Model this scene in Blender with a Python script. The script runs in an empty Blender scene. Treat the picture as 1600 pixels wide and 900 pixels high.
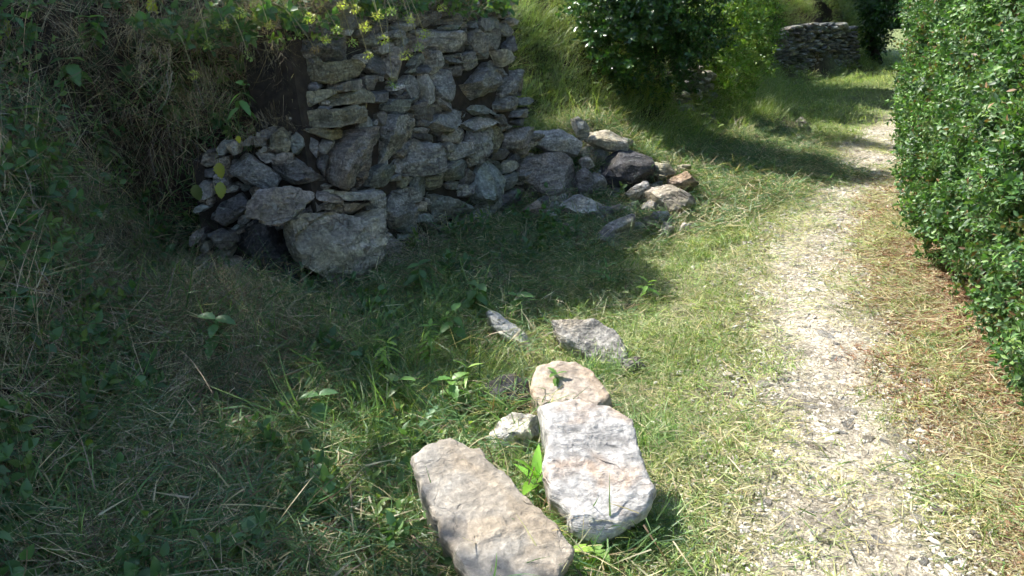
import bpy, math, random
import numpy as np

rng = np.random.default_rng(7)
random.seed(7)
scene = bpy.context.scene
PI = math.pi

# ------------------------------------------------------------------ camera
PITCH = math.radians(20.9)
FOC = 1256.0                       # focal length in photograph pixels (1600 wide)
CAM = np.array([0.0, 0.0, 1.6])
cam_data = bpy.data.cameras.new("camera")
cam_data.sensor_width = 36.0
cam_data.lens = 36.0 * FOC / 1600.0
cam_data.clip_start = 0.02
cam_data.clip_end = 1500.0
cam = bpy.data.objects.new("camera", cam_data)
scene.collection.objects.link(cam)
cam.location = CAM
cam.rotation_euler = (PI / 2 - PITCH, 0, 0)
scene.camera = cam

# ------------------------------------------------------------------ light
SUN_EL = math.radians(51.0)
SUN_DIR = np.array([-0.86 * math.cos(SUN_EL), 0.51 * math.cos(SUN_EL), math.sin(SUN_EL)])   # towards the sun
SUN_DIR /= np.linalg.norm(SUN_DIR)
world = bpy.data.worlds.new("World")
scene.world = world
world.use_nodes = True
wn = world.node_tree
bg = wn.nodes["Background"]
sky = wn.nodes.new("ShaderNodeTexSky")
sky.sky_type = 'NISHITA'
sky.sun_disc = False
sky.sun_elevation = SUN_EL
sky.sun_rotation = math.atan2(SUN_DIR[0], SUN_DIR[1])
wn.links.new(sky.outputs[0], bg.inputs[0])
bg.inputs[1].default_value = 0.135
sun = bpy.data.lights.new("sun", 'SUN')
sun.energy = 5.0
sun.angle = math.radians(0.5)
sun.color = (1.0, 0.95, 0.86)
sun_ob = bpy.data.objects.new("sun", sun)
scene.collection.objects.link(sun_ob)
from mathutils import Vector, Matrix
sun_ob.rotation_euler = Vector(SUN_DIR).to_track_quat('Z', 'Y').to_euler()
scene.view_settings.view_transform = 'Standard'
scene.view_settings.look = 'None'
scene.view_settings.exposure = 1.06
scene.view_settings.gamma = 1.0
scene.view_settings.use_curve_mapping = False
scene.render.engine = 'CYCLES'
scene.cycles.use_denoising = True
scene.cycles.max_bounces = 4
scene.cycles.use_adaptive_sampling = True
scene.cycles.adaptive_threshold = 0.07
scene.cycles.adaptive_min_samples = 12
scene.cycles.diffuse_bounces = 3
scene.cycles.transmission_bounces = 2
scene.cycles.transparent_max_bounces = 8

# ------------------------------------------------------------------ numeric helpers
def hash3(i, j, k, s):
    n = (i * 73856093) ^ (j * 19349663) ^ (k * 83492791) ^ (s * 2654435761)
    n = n & 0xFFFFFFFF
    n = ((n >> 13) ^ n) & 0xFFFFFFFF
    n = (n * ((n * n * 15731 + 789221) & 0xFFFFFFFF) + 1376312589) & 0x7FFFFFFF
    return n / 0x7FFFFFFF * 2 - 1

def vnoise(p, s=0):
    p = np.asarray(p, dtype=np.float64)
    i = np.floor(p).astype(np.int64)
    f = p - i
    f = f * f * f * (f * (f * 6 - 15) + 10)
    r = 0
    for a in (0, 1):
        wa = f[..., 0] if a else 1 - f[..., 0]
        for b in (0, 1):
            wb = f[..., 1] if b else 1 - f[..., 1]
            for c in (0, 1):
                wc = f[..., 2] if c else 1 - f[..., 2]
                r = r + wa * wb * wc * hash3(i[..., 0] + a, i[..., 1] + b, i[..., 2] + c, s)
    return r

def fbm(p, s=0, o=4, g=0.5):
    p = np.asarray(p, dtype=np.float64)
    r, a, t = 0, 1.0, 0
    for q in range(o):
        r = r + a * vnoise(p * (2 ** q), s + q * 17)
        t += a
        a *= g
    return r / t

def fbm2(x, y, sc, s=0, o=4, g=0.5):
    return fbm(np.stack([x / sc, y / sc, np.zeros_like(x)], -1), s, o, g)

def sstep(a, b, x):
    t = np.clip((x - a) / (b - a), 0, 1)
    return t * t * (3 - 2 * t)

RIGHT = np.array([1.0, 0, 0])
FWD = np.array([0, math.cos(PITCH), -math.sin(PITCH)])
UP = np.array([0, math.sin(PITCH), math.cos(PITCH)])

def ray(px, py):
    d = FWD * FOC + RIGHT * (px - 800.0) - UP * (py - 450.0)
    return d / np.linalg.norm(d)

def on_plane(px, py, p0, n):
    d = ray(px, py)
    t = np.dot(p0 - CAM, n) / np.dot(d, n)
    return CAM + d * t

# ------------------------------------------------------------------ terrain
FOOT = np.array([   # x, y, bank height, bank width
    (-0.95, -6, 1.5, 1.0), (-1.15, 0.6, 1.5, 1.1), (-1.2, 1.8, 1.55, 1.15), (-1.35, 2.6, 1.55, 1.1),
    (-1.62, 3.4, 1.5, .85), (-1.95, 4.25, 1.42, .3), (-1.05, 4.42, 1.38, .16), (-0.03, 6.02, 1.36, .2),
    (0.25, 6.3, 1.42, 1.5), (1.0, 6.9, 1.45, 1.8), (2.15, 8.0, 1.5, 1.8), (3.35, 10.4, 1.45, 1.5),
    (4.35, 13.95, 1.25, .45), (6.55, 15.6, 1.2, .4), (7.2, 18, 1.0, 1.6), (8.5, 26, .5, 3), (10, 60, .4, 6), (10, 400, .4, 6)])

def foot_dist(x, y):
    x = np.asarray(x, float); y = np.asarray(y, float)
    best = np.full(x.shape, 1e9); sg = np.ones(x.shape); H = np.zeros(x.shape); W = np.ones(x.shape)
    for a, b in zip(FOOT[:-1], FOOT[1:]):
        dx, dy = b[0] - a[0], b[1] - a[1]
        L2 = dx * dx + dy * dy
        t = np.clip(((x - a[0]) * dx + (y - a[1]) * dy) / L2, 0, 1)
        qx, qy = x - (a[0] + t * dx), y - (a[1] + t * dy)
        d = np.hypot(qx, qy)
        m = d < best - 1e-9
        cr = dx * qy - dy * qx
        best = np.where(m, d, best)
        sg = np.where(m, np.where(cr >= 0, 1.0, -1.0), sg)
        H = np.where(m, a[2] + t * (b[2] - a[2]), H)
        W = np.where(m, a[3] + t * (b[3] - a[3]), W)
    return best * sg, H, W

def mound(x, y): return np.exp(-(((x + 1.28) / .42) ** 2 + ((y - 3.2) / .3) ** 2))

def height(x, y):
    x = np.asarray(x, float); y = np.asarray(y, float)
    s, H, W = foot_dist(x, y)
    bank = H * sstep(0, 1, s / W) + 0.12 * np.clip(s - W, 0, 8)
    near = 0.13 * np.exp(-np.abs(np.minimum(s, 0)) / 0.5)
    z = np.where(s > 0, bank + 0.13, near)
    # heap of earth under the tumbled stones at the wall's end
    z = z + 0.28 * np.exp(-(((x - 0.75) / .55) ** 2 + ((y - 6.2) / .4) ** 2)) + .26 * np.exp(-(((x - 0.55) / .4) ** 2 + ((y - 6.45) / .3) ** 2))
    # mound of raked hay at the left
    z = z + 0.26 * mound(x, y)
    z = z - .16 * np.exp(-(((x + 1.15) / .22) ** 2 + ((y - 2.75) / .16) ** 2))
    amp = 0.012 + 0.09 * sstep(0.0, 0.5, s) * sstep(.3, .8, W)
    z = z + amp * fbm2(x, y, 0.45, 3, 4, .55) + 0.012 * fbm2(x, y, .12, 5, 2) * (s > -1.2)
    return z

def hollow(x, y): return np.exp(-(((x + 1.15) / .27) ** 2 + ((y - 2.75) / .2) ** 2))

def hat(x, y):
    return float(height(np.array([x]), np.array([y]))[0])

def on_ground(px, py):
    d = ray(px, py)
    ts = np.linspace(1.0, 45, 2600)
    P = CAM + d * ts[:, None]
    dz = P[:, 2] - height(P[:, 0], P[:, 1])
    k = np.argmax(dz < 0) if (dz < 0).any() else len(ts) - 1
    if k == 0: k = 1
    f = dz[k - 1] / (dz[k - 1] - dz[k] + 1e-12)
    return CAM + d * (ts[k - 1] + (ts[k] - ts[k - 1]) * f)

PATH_C = np.array([(0.95, -4), (0.98, 0.5), (1.02, 2.0), (1.2, 2.7), (1.52, 3.6), (1.83, 4.6), (2.35, 5.8), (2.98, 7.0), (3.85, 8.5),
                   (5.3, 10.4), (6.6, 12.2), (8.0, 14.4), (9.6, 17), (11.2, 20), (13, 24), (15, 30), (18, 45)])
HEDGE_F = np.array([(1.62, 0.2), (1.78, 1.6), (2.0, 2.8), (2.36, 4.1), (2.86, 5.4), (3.5, 7.0), (4.2, 8.6), (5.2, 10.7), (6.15, 12.4), (7.4, 14.8), (9.0, 18)])

def interp_x(line, y):
    return np.interp(y, line[:, 1], line[:, 0])

# ------------------------------------------------------------------ object helpers
def tag(o, label=None, cat=None, group=None, kind=None):
    if label: o['label'] = label
    if cat: o['category'] = cat
    if group: o['group'] = group
    if kind: o['kind'] = kind
    return o

def make_mesh(name, verts, faces, mat=None, smooth=True, colors=None, sharp=None):
    me = bpy.data.meshes.new(name)
    verts = np.asarray(verts, dtype=np.float32)
    if isinstance(faces, np.ndarray):
        n, k = faces.shape
        me.vertices.add(len(verts)); me.vertices.foreach_set('co', verts.ravel())
        me.loops.add(n * k); me.loops.foreach_set('vertex_index', faces.astype(np.int32).ravel())
        me.polygons.add(n); me.polygons.foreach_set('loop_start', np.arange(0, n * k, k, dtype=np.int32))
        me.update(calc_edges=True)
    else:
        me.from_pydata(verts.tolist(), [], [list(map(int, f)) for f in faces])
    if smooth:
        me.polygons.foreach_set('use_smooth', np.ones(len(me.polygons), dtype=bool))
    if colors is not None:
        a = me.attributes.new('tint', 'FLOAT_COLOR', 'POINT')
        c = np.ones((len(verts), 4), dtype=np.float32); c[:, :3] = colors
        a.data.foreach_set('color', c.ravel())
    if mat: me.materials.append(mat)
    me.validate()
    if sharp is not None: me.set_sharp_from_angle(angle=math.radians(sharp))
    me.update()
    return me

def add_ob(name, me, parent=None, loc=(0, 0, 0), coll=None):
    o = bpy.data.objects.new(name, me)
    (coll or scene.collection).objects.link(o)
    o.location = Vector([float(v) for v in loc])
    if parent is not None: o.parent = parent
    return o

def empty(name, loc):
    return add_ob(name, None, None, loc)

class Tris:
    """collects vertices, faces and colours"""
    def __init__(s): s.v, s.f, s.c, s.n = [], [], [], 0
    def add(s, v, f, c):
        v = np.asarray(v, float)
        s.v.append(v); s.f += [[i + s.n for i in q] for q in f]
        c = np.asarray(c, float)
        s.c.append(np.tile(c, (len(v), 1)) if c.ndim == 1 else c)
        s.n += len(v)
    def mesh(s, name, mat, smooth=True):
        return make_mesh(name, np.concatenate(s.v), s.f, mat, smooth, np.concatenate(s.c))

def blade(T, base, yaw, lean, L, w, bend, col, segs=3, twist=0.0, fold=0.0):
    """a grass blade: starts lean radians from vertical and bends over by `bend` radians"""
    t = np.linspace(0, 1, segs + 1)
    ang = lean + bend * t
    dl = L / segs
    hx = np.concatenate([[0], np.cumsum(np.sin(ang[:-1] + bend / segs / 2) * dl)])
    hz = np.concatenate([[0], np.cumsum(np.cos(ang[:-1] + bend / segs / 2) * dl)])
    cy, sy = math.cos(yaw), math.sin(yaw)
    wid = w * (1 - t ** 2 * 0.92) / 2
    tw = twist * t
    sx, sz = -sy, cy
    v = []
    for k in range(segs + 1):
        c = np.array([base[0] + cy * hx[k], base[1] + sy * hx[k], base[2] + hz[k]])
        side = np.array([sx * math.cos(tw[k]), sz * math.cos(tw[k]), math.sin(tw[k])])
        v += [c - side * wid[k], c + side * wid[k]]
    f = [[2 * k, 2 * k + 1, 2 * k + 3, 2 * k + 2] for k in range(segs)]
    T.add(v, f, col)

def tube(T, pts, r0, r1, col, n=4):
    pts = np.asarray(pts, float); m = len(pts)
    v, f = [], []
    for k in range(m):
        d = pts[min(k + 1, m - 1)] - pts[max(k - 1, 0)]
        d = d / (np.linalg.norm(d) + 1e-9)
        a = np.cross(d, [0.3, 0.2, 1.0]); a /= np.linalg.norm(a) + 1e-9
        b = np.cross(d, a)
        r = r0 + (r1 - r0) * k / (m - 1)
        for q in range(n):
            t = 2 * PI * q / n
            v.append(pts[k] + r * (math.cos(t) * a + math.sin(t) * b))
    for k in range(m - 1):
        for q in range(n):
            q2 = (q + 1) % n
            f.append([k * n + q, k * n + q2, (k + 1) * n + q2, (k + 1) * n + q])
    T.add(v, f, col)

def leaf(T, base, d, up, L, w, col, fold=0.35, curl=0.25, serr=0.0, k=4):
    """a leaf folded along its midrib; d along, up = upper side"""
    d = np.asarray(d, float); d /= np.linalg.norm(d)
    up = np.asarray(up, float); s = np.cross(d, up); s /= np.linalg.norm(s) + 1e-9
    up = np.cross(s, d)
    v, f = [], []
    for i in range(k + 1):
        t = i / k
        ww = w / 2 * math.sin(PI * t ** 0.8) ** 0.85 if 0 < t < 1 else 0.0
        if serr and 0 < i < k: ww *= 1 + serr * (1 if i % 2 else -1)
        c = np.asarray(base) + d * L * t - up * curl * L * t * t
        v += [c - s * ww + up * fold * ww, c, c + s * ww + up * fold * ww]
    for i in range(k):
        a = 3 * i
        f += [[a, a + 1, a + 4, a + 3], [a + 1, a + 2, a + 5, a + 4]]
    T.add(v, f, col)

# ------------------------------------------------------------------ materials
def nodes(m):
    m.use_nodes = True
    nt = m.node_tree
    return nt, nt.nodes, nt.links

def mat_leaf(name, rough=0.5, trans=0.35, tcol=(1.3, 1.5, 0.5), var=0.35, spec=0.5, attr=True, col=(.1, .2, .05)):
    m = bpy.data.materials.new(name)
    nt, N, L = nodes(m)
    bs = N["Principled BSDF"]; out = N["Material Output"]
    at = N.new("ShaderNodeAttribute"); at.attribute_name = 'tint'
    oi = N.new("ShaderNodeObjectInfo")
    mr = N.new("ShaderNodeMapRange"); mr.inputs['To Min'].default_value = 1 - var; mr.inputs['To Max'].default_value = 1 + var
    L.new(oi.outputs['Random'], mr.inputs['Value'])
    vm = N.new("ShaderNodeVectorMath"); vm.operation = 'SCALE'
    if attr: L.new(at.outputs['Color'], vm.inputs[0])
    else: vm.inputs[0].default_value = col
    L.new(mr.outputs[0], vm.inputs['Scale'])
    L.new(vm.outputs[0], bs.inputs['Base Color'])
    bs.inputs['Roughness'].default_value = rough
    bs.inputs['Specular IOR Level'].default_value = spec
    tr = N.new("ShaderNodeBsdfTranslucent")
    vt = N.new("ShaderNodeVectorMath"); vt.operation = 'MULTIPLY'; vt.inputs[1].default_value = tcol
    L.new(vm.outputs[0], vt.inputs[0]); L.new(vt.outputs[0], tr.inputs['Color'])
    mx = N.new("ShaderNodeMixShader"); mx.inputs[0].default_value = trans
    L.new(bs.outputs[0], mx.inputs[1]); L.new(tr.outputs[0], mx.inputs[2]); L.new(mx.outputs[0], out.inputs['Surface'])
    return m

def mat_stone(name='stone', scale=1.0, lichen=0.5, stain=.5, stcol=(1.12, .93, .66), bumpd=.038, crack=.55, bed=1.0, con=1.0, rot=(0.35, -0.3, 0.6)):
    m = bpy.data.materials.new(name)
    nt, N, L = nodes(m)
    bs = N["Principled BSDF"]
    oi = N.new("ShaderNodeObjectInfo")
    tc = N.new("ShaderNodeTexCoord")
    off = N.new("ShaderNodeVectorMath"); off.operation = 'MULTIPLY_ADD'
    cx = N.new("ShaderNodeCombineXYZ")
    for k in range(3): L.new(oi.outputs['Random'], cx.inputs[k])
    L.new(cx.outputs[0], off.inputs[0]); off.inputs[1].default_value = (37, 19, 53); L.new(tc.outputs['Object'], off.inputs[2])
    mp = N.new("ShaderNodeMapping"); mp.inputs['Scale'].default_value = (scale,) * 3
    L.new(off.outputs[0], mp.inputs['Vector'])
    # bedding: noise stretched along a tilted layer
    ms = N.new("ShaderNodeMapping"); ms.inputs['Rotation'].default_value = rot; ms.inputs['Scale'].default_value = (7 * scale * bed, 7 * scale * bed, 46 * scale * bed)
    L.new(off.outputs[0], ms.inputs['Vector'])
    def noise(vec, sc, det=6, rough=.6, dist=0.0):
        n = N.new("ShaderNodeTexNoise"); n.inputs['Scale'].default_value = sc; n.inputs['Detail'].default_value = min(det, 4)
        n.inputs['Roughness'].default_value = rough; n.inputs['Distortion'].default_value = dist
        L.new(vec.outputs[0], n.inputs['Vector']); return n
    def ramp(src, pts, out='Fac'):
        if pts[0][1] in (.5, .45): pts = [(p_, 1 + (c_ - 1) * con) for p_, c_ in pts]
        r = N.new("ShaderNodeValToRGB"); e = r.color_ramp.elements
        e[0].position, e[0].color = pts[0][0], (*[pts[0][1]] * 3, 1)
        e[1].position, e[1].color = pts[-1][0], (*[pts[-1][1]] * 3, 1)
        for p, c in pts[1:-1]:
            q = e.new(p); q.color = (c, c, c, 1)
        L.new(src.outputs[out], r.inputs[0]); return r
    strata = noise(ms, 1.0, 5, .6, .4)
    big = noise(mp, 9, 6, .65)
    fine = noise(mp, 70, 5, .7)
    r1 = ramp(strata, [(.3, .5), (.5, 1.0), (.7, 1.5)])
    r2 = ramp(big, [(.28, .5), (.5, 1.0), (.72, 1.5)])
    r3 = ramp(fine, [(.34, .45), (.52, 1.0), (.68, 1.75)])
    def mul(a, b):
        q = N.new("ShaderNodeVectorMath"); q.operation = 'MULTIPLY'
        L.new(a.outputs[0] if a is not oi else oi.outputs['Color'], q.inputs[0]); L.new(b.outputs[0], q.inputs[1]); return q
    c = mul(oi, r1); c = mul(c, r2); c = mul(c, r3)
    # rusty and olive stains
    st = noise(mp, 5.5, 4, .6, .6); rs = ramp(st, [(.48, 0.0), (.62, stain)])
    mxs = N.new("ShaderNodeMixRGB"); mxs.blend_type = 'MULTIPLY'; mxs.inputs[2].default_value = (*stcol, 1)
    L.new(rs.outputs[0], mxs.inputs[0]); L.new(c.outputs[0], mxs.inputs[1])
    # pale lichen and quartz specks
    lc = noise(mp, 24, 6, .75, .3); rl = ramp(lc, [(.6, 0.0), (.68, lichen)])
    mxl = N.new("ShaderNodeMixRGB"); mxl.inputs[2].default_value = (.42, .43, .39, 1)
    L.new(rl.outputs[0], mxl.inputs[0]); L.new(mxs.outputs[0], mxl.inputs[1])
    # cracks, dark
    vo = N.new("ShaderNodeTexVoronoi"); vo.feature = 'DISTANCE_TO_EDGE'; vo.inputs['Scale'].default_value = 11
    wv = N.new("ShaderNodeVectorMath"); wv.operation = 'MULTIPLY_ADD'; wv.inputs[1].default_value = (.09, .09, .09)
    L.new(big.outputs['Color'], wv.inputs[0]); L.new(mp.outputs[0], wv.inputs[2]); L.new(wv.outputs[0], vo.inputs['Vector'])
    rc = ramp(vo, [(.0, .0), (.035, 1.0)], 'Distance')
    msk = noise(mp, 6, 2, .5); rm = ramp(msk, [(.5, 0.0), (.58, .75)])
    mxc = N.new("ShaderNodeMixRGB"); L.new(rm.outputs[0], mxc.inputs[0]); mxc.inputs[1].default_value = (1, 1, 1, 1); L.new(rc.outputs[0], mxc.inputs[2])
    fin = N.new("ShaderNodeMixRGB"); fin.blend_type = 'MULTIPLY'; fin.inputs[0].default_value = crack
    L.new(mxl.outputs[0], fin.inputs[1]); L.new(mxc.outputs[0], fin.inputs[2])
    L.new(fin.outputs[0], bs.inputs['Base Color'])
    bs.inputs['Roughness'].default_value = 0.78
    # relief
    def bump(h, dist, prev=None, strength=1.0, out=0):
        b = N.new("ShaderNodeBump"); b.inputs['Distance'].default_value = dist; b.inputs['Strength'].default_value = strength
        L.new(h.outputs[out], b.inputs['Height'])
        if prev: L.new(prev.outputs[0], b.inputs['Normal'])
        return b
    sm = N.new('ShaderNodeMath'); sm.operation = 'MULTIPLY_ADD'; L.new(strata.outputs['Fac'], sm.inputs[0]); sm.inputs[1].default_value = .8; L.new(big.outputs['Fac'], sm.inputs[2])
    s2 = N.new('ShaderNodeMath'); s2.operation = 'MULTIPLY_ADD'; L.new(fine.outputs['Fac'], s2.inputs[0]); s2.inputs[1].default_value = .35; L.new(sm.outputs[0], s2.inputs[2])
    s3 = N.new('ShaderNodeMath'); s3.operation = 'MULTIPLY_ADD'; L.new(mxc.outputs[0], s3.inputs[0]); s3.inputs[1].default_value = .45 * crack; L.new(s2.outputs[0], s3.inputs[2])
    b = bump(s3, bumpd)
    L.new(b.outputs[0], bs.inputs['Normal'])
    return m

def mat_ground(name, path=False):
    m = bpy.data.materials.new(name)
    nt, N, L = nodes(m)
    bs = N["Principled BSDF"]
    tc = N.new("ShaderNodeTexCoord")
    at = N.new("ShaderNodeAttribute"); at.attribute_name = 'tint'
    def noise(sc, det=6, rough=.65):
        n = N.new("ShaderNodeTexNoise"); n.inputs['Scale'].default_value = sc; n.inputs['Detail'].default_value = det; n.inputs['Roughness'].default_value = rough
        L.new(tc.outputs['Object'], n.inputs['Vector']); return n
    n1, n2, n3 = noise(4), noise(28), noise(130, 4)
    prev = at.outputs['Color']
    for n, lo, hi in ((n1, .65, 1.3), (n2, .6, 1.4), (n3, .6, 1.4)):
        mr = N.new("ShaderNodeMapRange"); mr.inputs['From Min'].default_value = .3; mr.inputs['From Max'].default_value = .7
        mr.inputs['To Min'].default_value = lo; mr.inputs['To Max'].default_value = hi
        L.new(n.outputs['Fac'], mr.inputs['Value'])
        v = N.new("ShaderNodeVectorMath"); v.operation = 'SCALE'
        L.new(prev, v.inputs[0]); L.new(mr.outputs[0], v.inputs['Scale']); prev = v.outputs[0]
    if path:    # pale grit chips among the soil
        vo = N.new("ShaderNodeTexVoronoi"); vo.inputs['Scale'].default_value = 75; vo.inputs['Randomness'].default_value = 1
        L.new(tc.outputs['Object'], vo.inputs['Vector'])
        sp = N.new("ShaderNodeSeparateColor"); L.new(vo.outputs['Color'], sp.inputs[0])
        mr = N.new("ShaderNodeMapRange"); mr.inputs['To Min'].default_value = .7; mr.inputs['To Max'].default_value = 1.3
        L.new(sp.outputs[0], mr.inputs['Value'])
        v = N.new("ShaderNodeVectorMath"); v.operation = 'SCALE'
        L.new(prev, v.inputs[0]); L.new(mr.outputs[0], v.inputs['Scale']); prev = v.outputs[0]
    L.new(prev, bs.inputs['Base Color'])
    bs.inputs['Roughness'].default_value = .95
    bs.inputs['Specular IOR Level'].default_value = .2
    b = N.new("ShaderNodeBump"); b.inputs['Distance'].default_value = .03; L.new(n2.outputs['Fac'], b.inputs['Height'])
    b2 = N.new("ShaderNodeBump"); b2.inputs['Distance'].default_value = .008; L.new(n3.outputs['Fac'], b2.inputs['Height']); L.new(b.outputs[0], b2.inputs['Normal'])
    L.new(b2.outputs[0], bs.inputs['Normal'])
    return m

def mat_plain(name, col, rough=.8, metal=0.0):
    m = bpy.data.materials.new(name)
    nt, N, L = nodes(m)
    bs = N["Principled BSDF"]
    tc = N.new("ShaderNodeTexCoord")
    n = N.new("ShaderNodeTexNoise"); n.inputs['Scale'].default_value = 22; n.inputs['Detail'].default_value = 6
    L.new(tc.outputs['Object'], n.inputs['Vector'])
    mr = N.new("ShaderNodeMapRange"); mr.inputs['From Min'].default_value = .3; mr.inputs['From Max'].default_value = .7
    mr.inputs['To Min'].default_value = .55; mr.inputs['To Max'].default_value = 1.45
    L.new(n.outputs['Fac'], mr.inputs['Value'])
    v = N.new("ShaderNodeVectorMath"); v.operation = 'SCALE'; v.inputs[0].default_value = col
    L.new(mr.outputs[0], v.inputs['Scale']); L.new(v.outputs[0], bs.inputs['Base Color'])
    bs.inputs['Roughness'].default_value = rough; bs.inputs['Metallic'].default_value = metal
    b = N.new("ShaderNodeBump"); b.inputs['Distance'].default_value = .01; L.new(n.outputs['Fac'], b.inputs['Height']); L.new(b.outputs[0], bs.inputs['Normal'])
    return m

M_GRASS = mat_leaf('grass', .45, .42, (1.1, 1.2, .55), .3)
M_DRY = mat_leaf('dry_grass', .6, .2, (1.1, 1.0, .7), .3, .3)
M_HEDGE = mat_leaf('hedge_leaf', .5, .26, (1.3, 1.6, .6), .3, .6)
M_SHRUB = mat_leaf('glossy_leaf', .28, .25, (1.4, 1.7, .5), .3, .7)
M_BROAD = mat_leaf('broad_leaf', .42, .4, (1.4, 1.5, .5), .15)
M_STONE = mat_stone(con=.85)
M_STONES = [M_STONE, mat_stone('stone_speckled', .8, .6, .5, rot=(1.3, .4, .2), bed=.6, con=.9), mat_stone('stone_banded', 1.1, .35, .7, rot=(-.4, .5, 1.4), bed=.8, con=.8), mat_stone('stone_dull', .7, .5, .6, (1.05, 1.0, .72), rot=(.1, .15, .3), bed=.45, con=.8)]
M_STREAK = mat_stone('streaked_stone', .55, .15, .9, (1.05, .74, .5), .014, .18, 2.2, .6)
M_SLAB = mat_stone('slab_stone', .6, .12, .6, (1.08, .9, .68), .014, .3, 1.6, .5)
M_GROUND = mat_ground('soil_and_turf')
M_PATH = mat_ground('path_grit', True)
M_BARK = mat_plain('bark', (.09, .07, .05))
M_EARTH = mat_plain('dark_earth', (.045, .035, .027), .95)
M_WIRE = mat_plain('wire', (.45, .47, .48), .4, .7)

# ------------------------------------------------------------------ ground sheet
def axis(fine0, fine1, step, lo, hi):
    c = list(np.arange(fine0, fine1, step))
    s, v = step, fine1
    while v < hi:
        c.append(v); s = min(s * 1.14, 60); v += s
    c.append(hi)
    s, v, left = step, fine0 - step, []
    while v > lo:
        left.append(v); s = min(s * 1.14, 60); v -= s
    left.append(lo)
    return np.array(left[::-1] + c)
gx = axis(-3.2, 7.0, .045, -600, 600)
gy = axis(0.3, 9.0, .045, -300, 900)
X, Y = np.meshgrid(gx, gy)
Z = height(X.ravel(), Y.ravel()).reshape(X.shape)
nx, ny = len(gx), len(gy)
idx = np.arange(nx * ny).reshape(ny, nx)
F = np.stack([idx[:-1, :-1], idx[:-1, 1:], idx[1:, 1:], idx[1:, :-1]], -1).reshape(-1, 4)
xs, ys = X.ravel(), Y.ravel()
S_, H_, W_ = foot_dist(xs, ys)
pd = xs - interp_x(PATH_C, ys)
hd = interp_x(HEDGE_F, ys) - xs
nzv = fbm2(xs, ys, .5, 9)
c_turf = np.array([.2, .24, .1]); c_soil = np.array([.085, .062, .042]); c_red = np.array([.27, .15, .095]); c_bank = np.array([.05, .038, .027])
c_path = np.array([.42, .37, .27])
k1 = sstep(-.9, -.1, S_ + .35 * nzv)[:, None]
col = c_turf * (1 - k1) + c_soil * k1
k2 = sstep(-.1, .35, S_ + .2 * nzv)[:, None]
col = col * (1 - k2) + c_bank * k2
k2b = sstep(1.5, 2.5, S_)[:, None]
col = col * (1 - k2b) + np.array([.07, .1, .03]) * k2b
k3 = (sstep(.7, .3, hd + .35 * nzv) * sstep(8, 5.5, ys + nzv))[:, None]
col = col * (1 - k3) + c_red * k3
k4 = sstep(.8, .15, np.abs(pd) + .4 * nzv)[:, None]
col = col * (1 - k4) + c_path * k4
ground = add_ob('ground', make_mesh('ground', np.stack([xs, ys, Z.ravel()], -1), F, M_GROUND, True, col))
tag(ground, kind='structure')

# ------------------------------------------------------------------ path sheet
py_ = np.concatenate([np.arange(.6, 10, .05), np.arange(10, 30, .15)])
rows = []
cols = []
NX = 17
for y in py_:
    cx = interp_x(PATH_C, y)
    hw = .34 + .16 * float(fbm2(np.array([y]), np.array([2.]), .7, 21)[0]) + (.012 * y)
    hw2 = .34 + .15 * float(fbm2(np.array([y]), np.array([7.]), .6, 22)[0]) + (.012 * y)
    t = np.linspace(-1, 1, NX)
    xx = cx + np.where(t < 0, t * hw, t * hw2)
    rows.append(np.stack([xx, np.full(NX, y), t], -1))
R = np.array(rows)
xs, ys, tt = R[..., 0].ravel(), R[..., 1].ravel(), R[..., 2].ravel()
zz = height(xs, ys) + .004 + .010 * (1 - tt ** 4) + .006 * fbm2(xs, ys, .06, 31, 3)
zz -= .02 * (np.abs(tt) > .99)
idx = np.arange(len(xs)).reshape(len(py_), NX)
F = np.stack([idx[:-1, :-1], idx[:-1, 1:], idx[1:, 1:], idx[1:, :-1]], -1).reshape(-1, 4)
nn = fbm2(xs, ys, .3, 33)
cc = np.array([.47, .42, .335])[None] * (1 + .3 * nn[:, None])
ef = sstep(.35, 1.0, np.abs(tt) + .35 * fbm2(xs, ys, .16, 35))[:, None]
cc = cc * (1 - ef) + np.array([.3, .28, .16]) * ef
path = add_ob('path', make_mesh('path', np.stack([xs, ys, zz], -1), F, M_PATH, True, cc))
tag(path, kind='structure')

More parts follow.
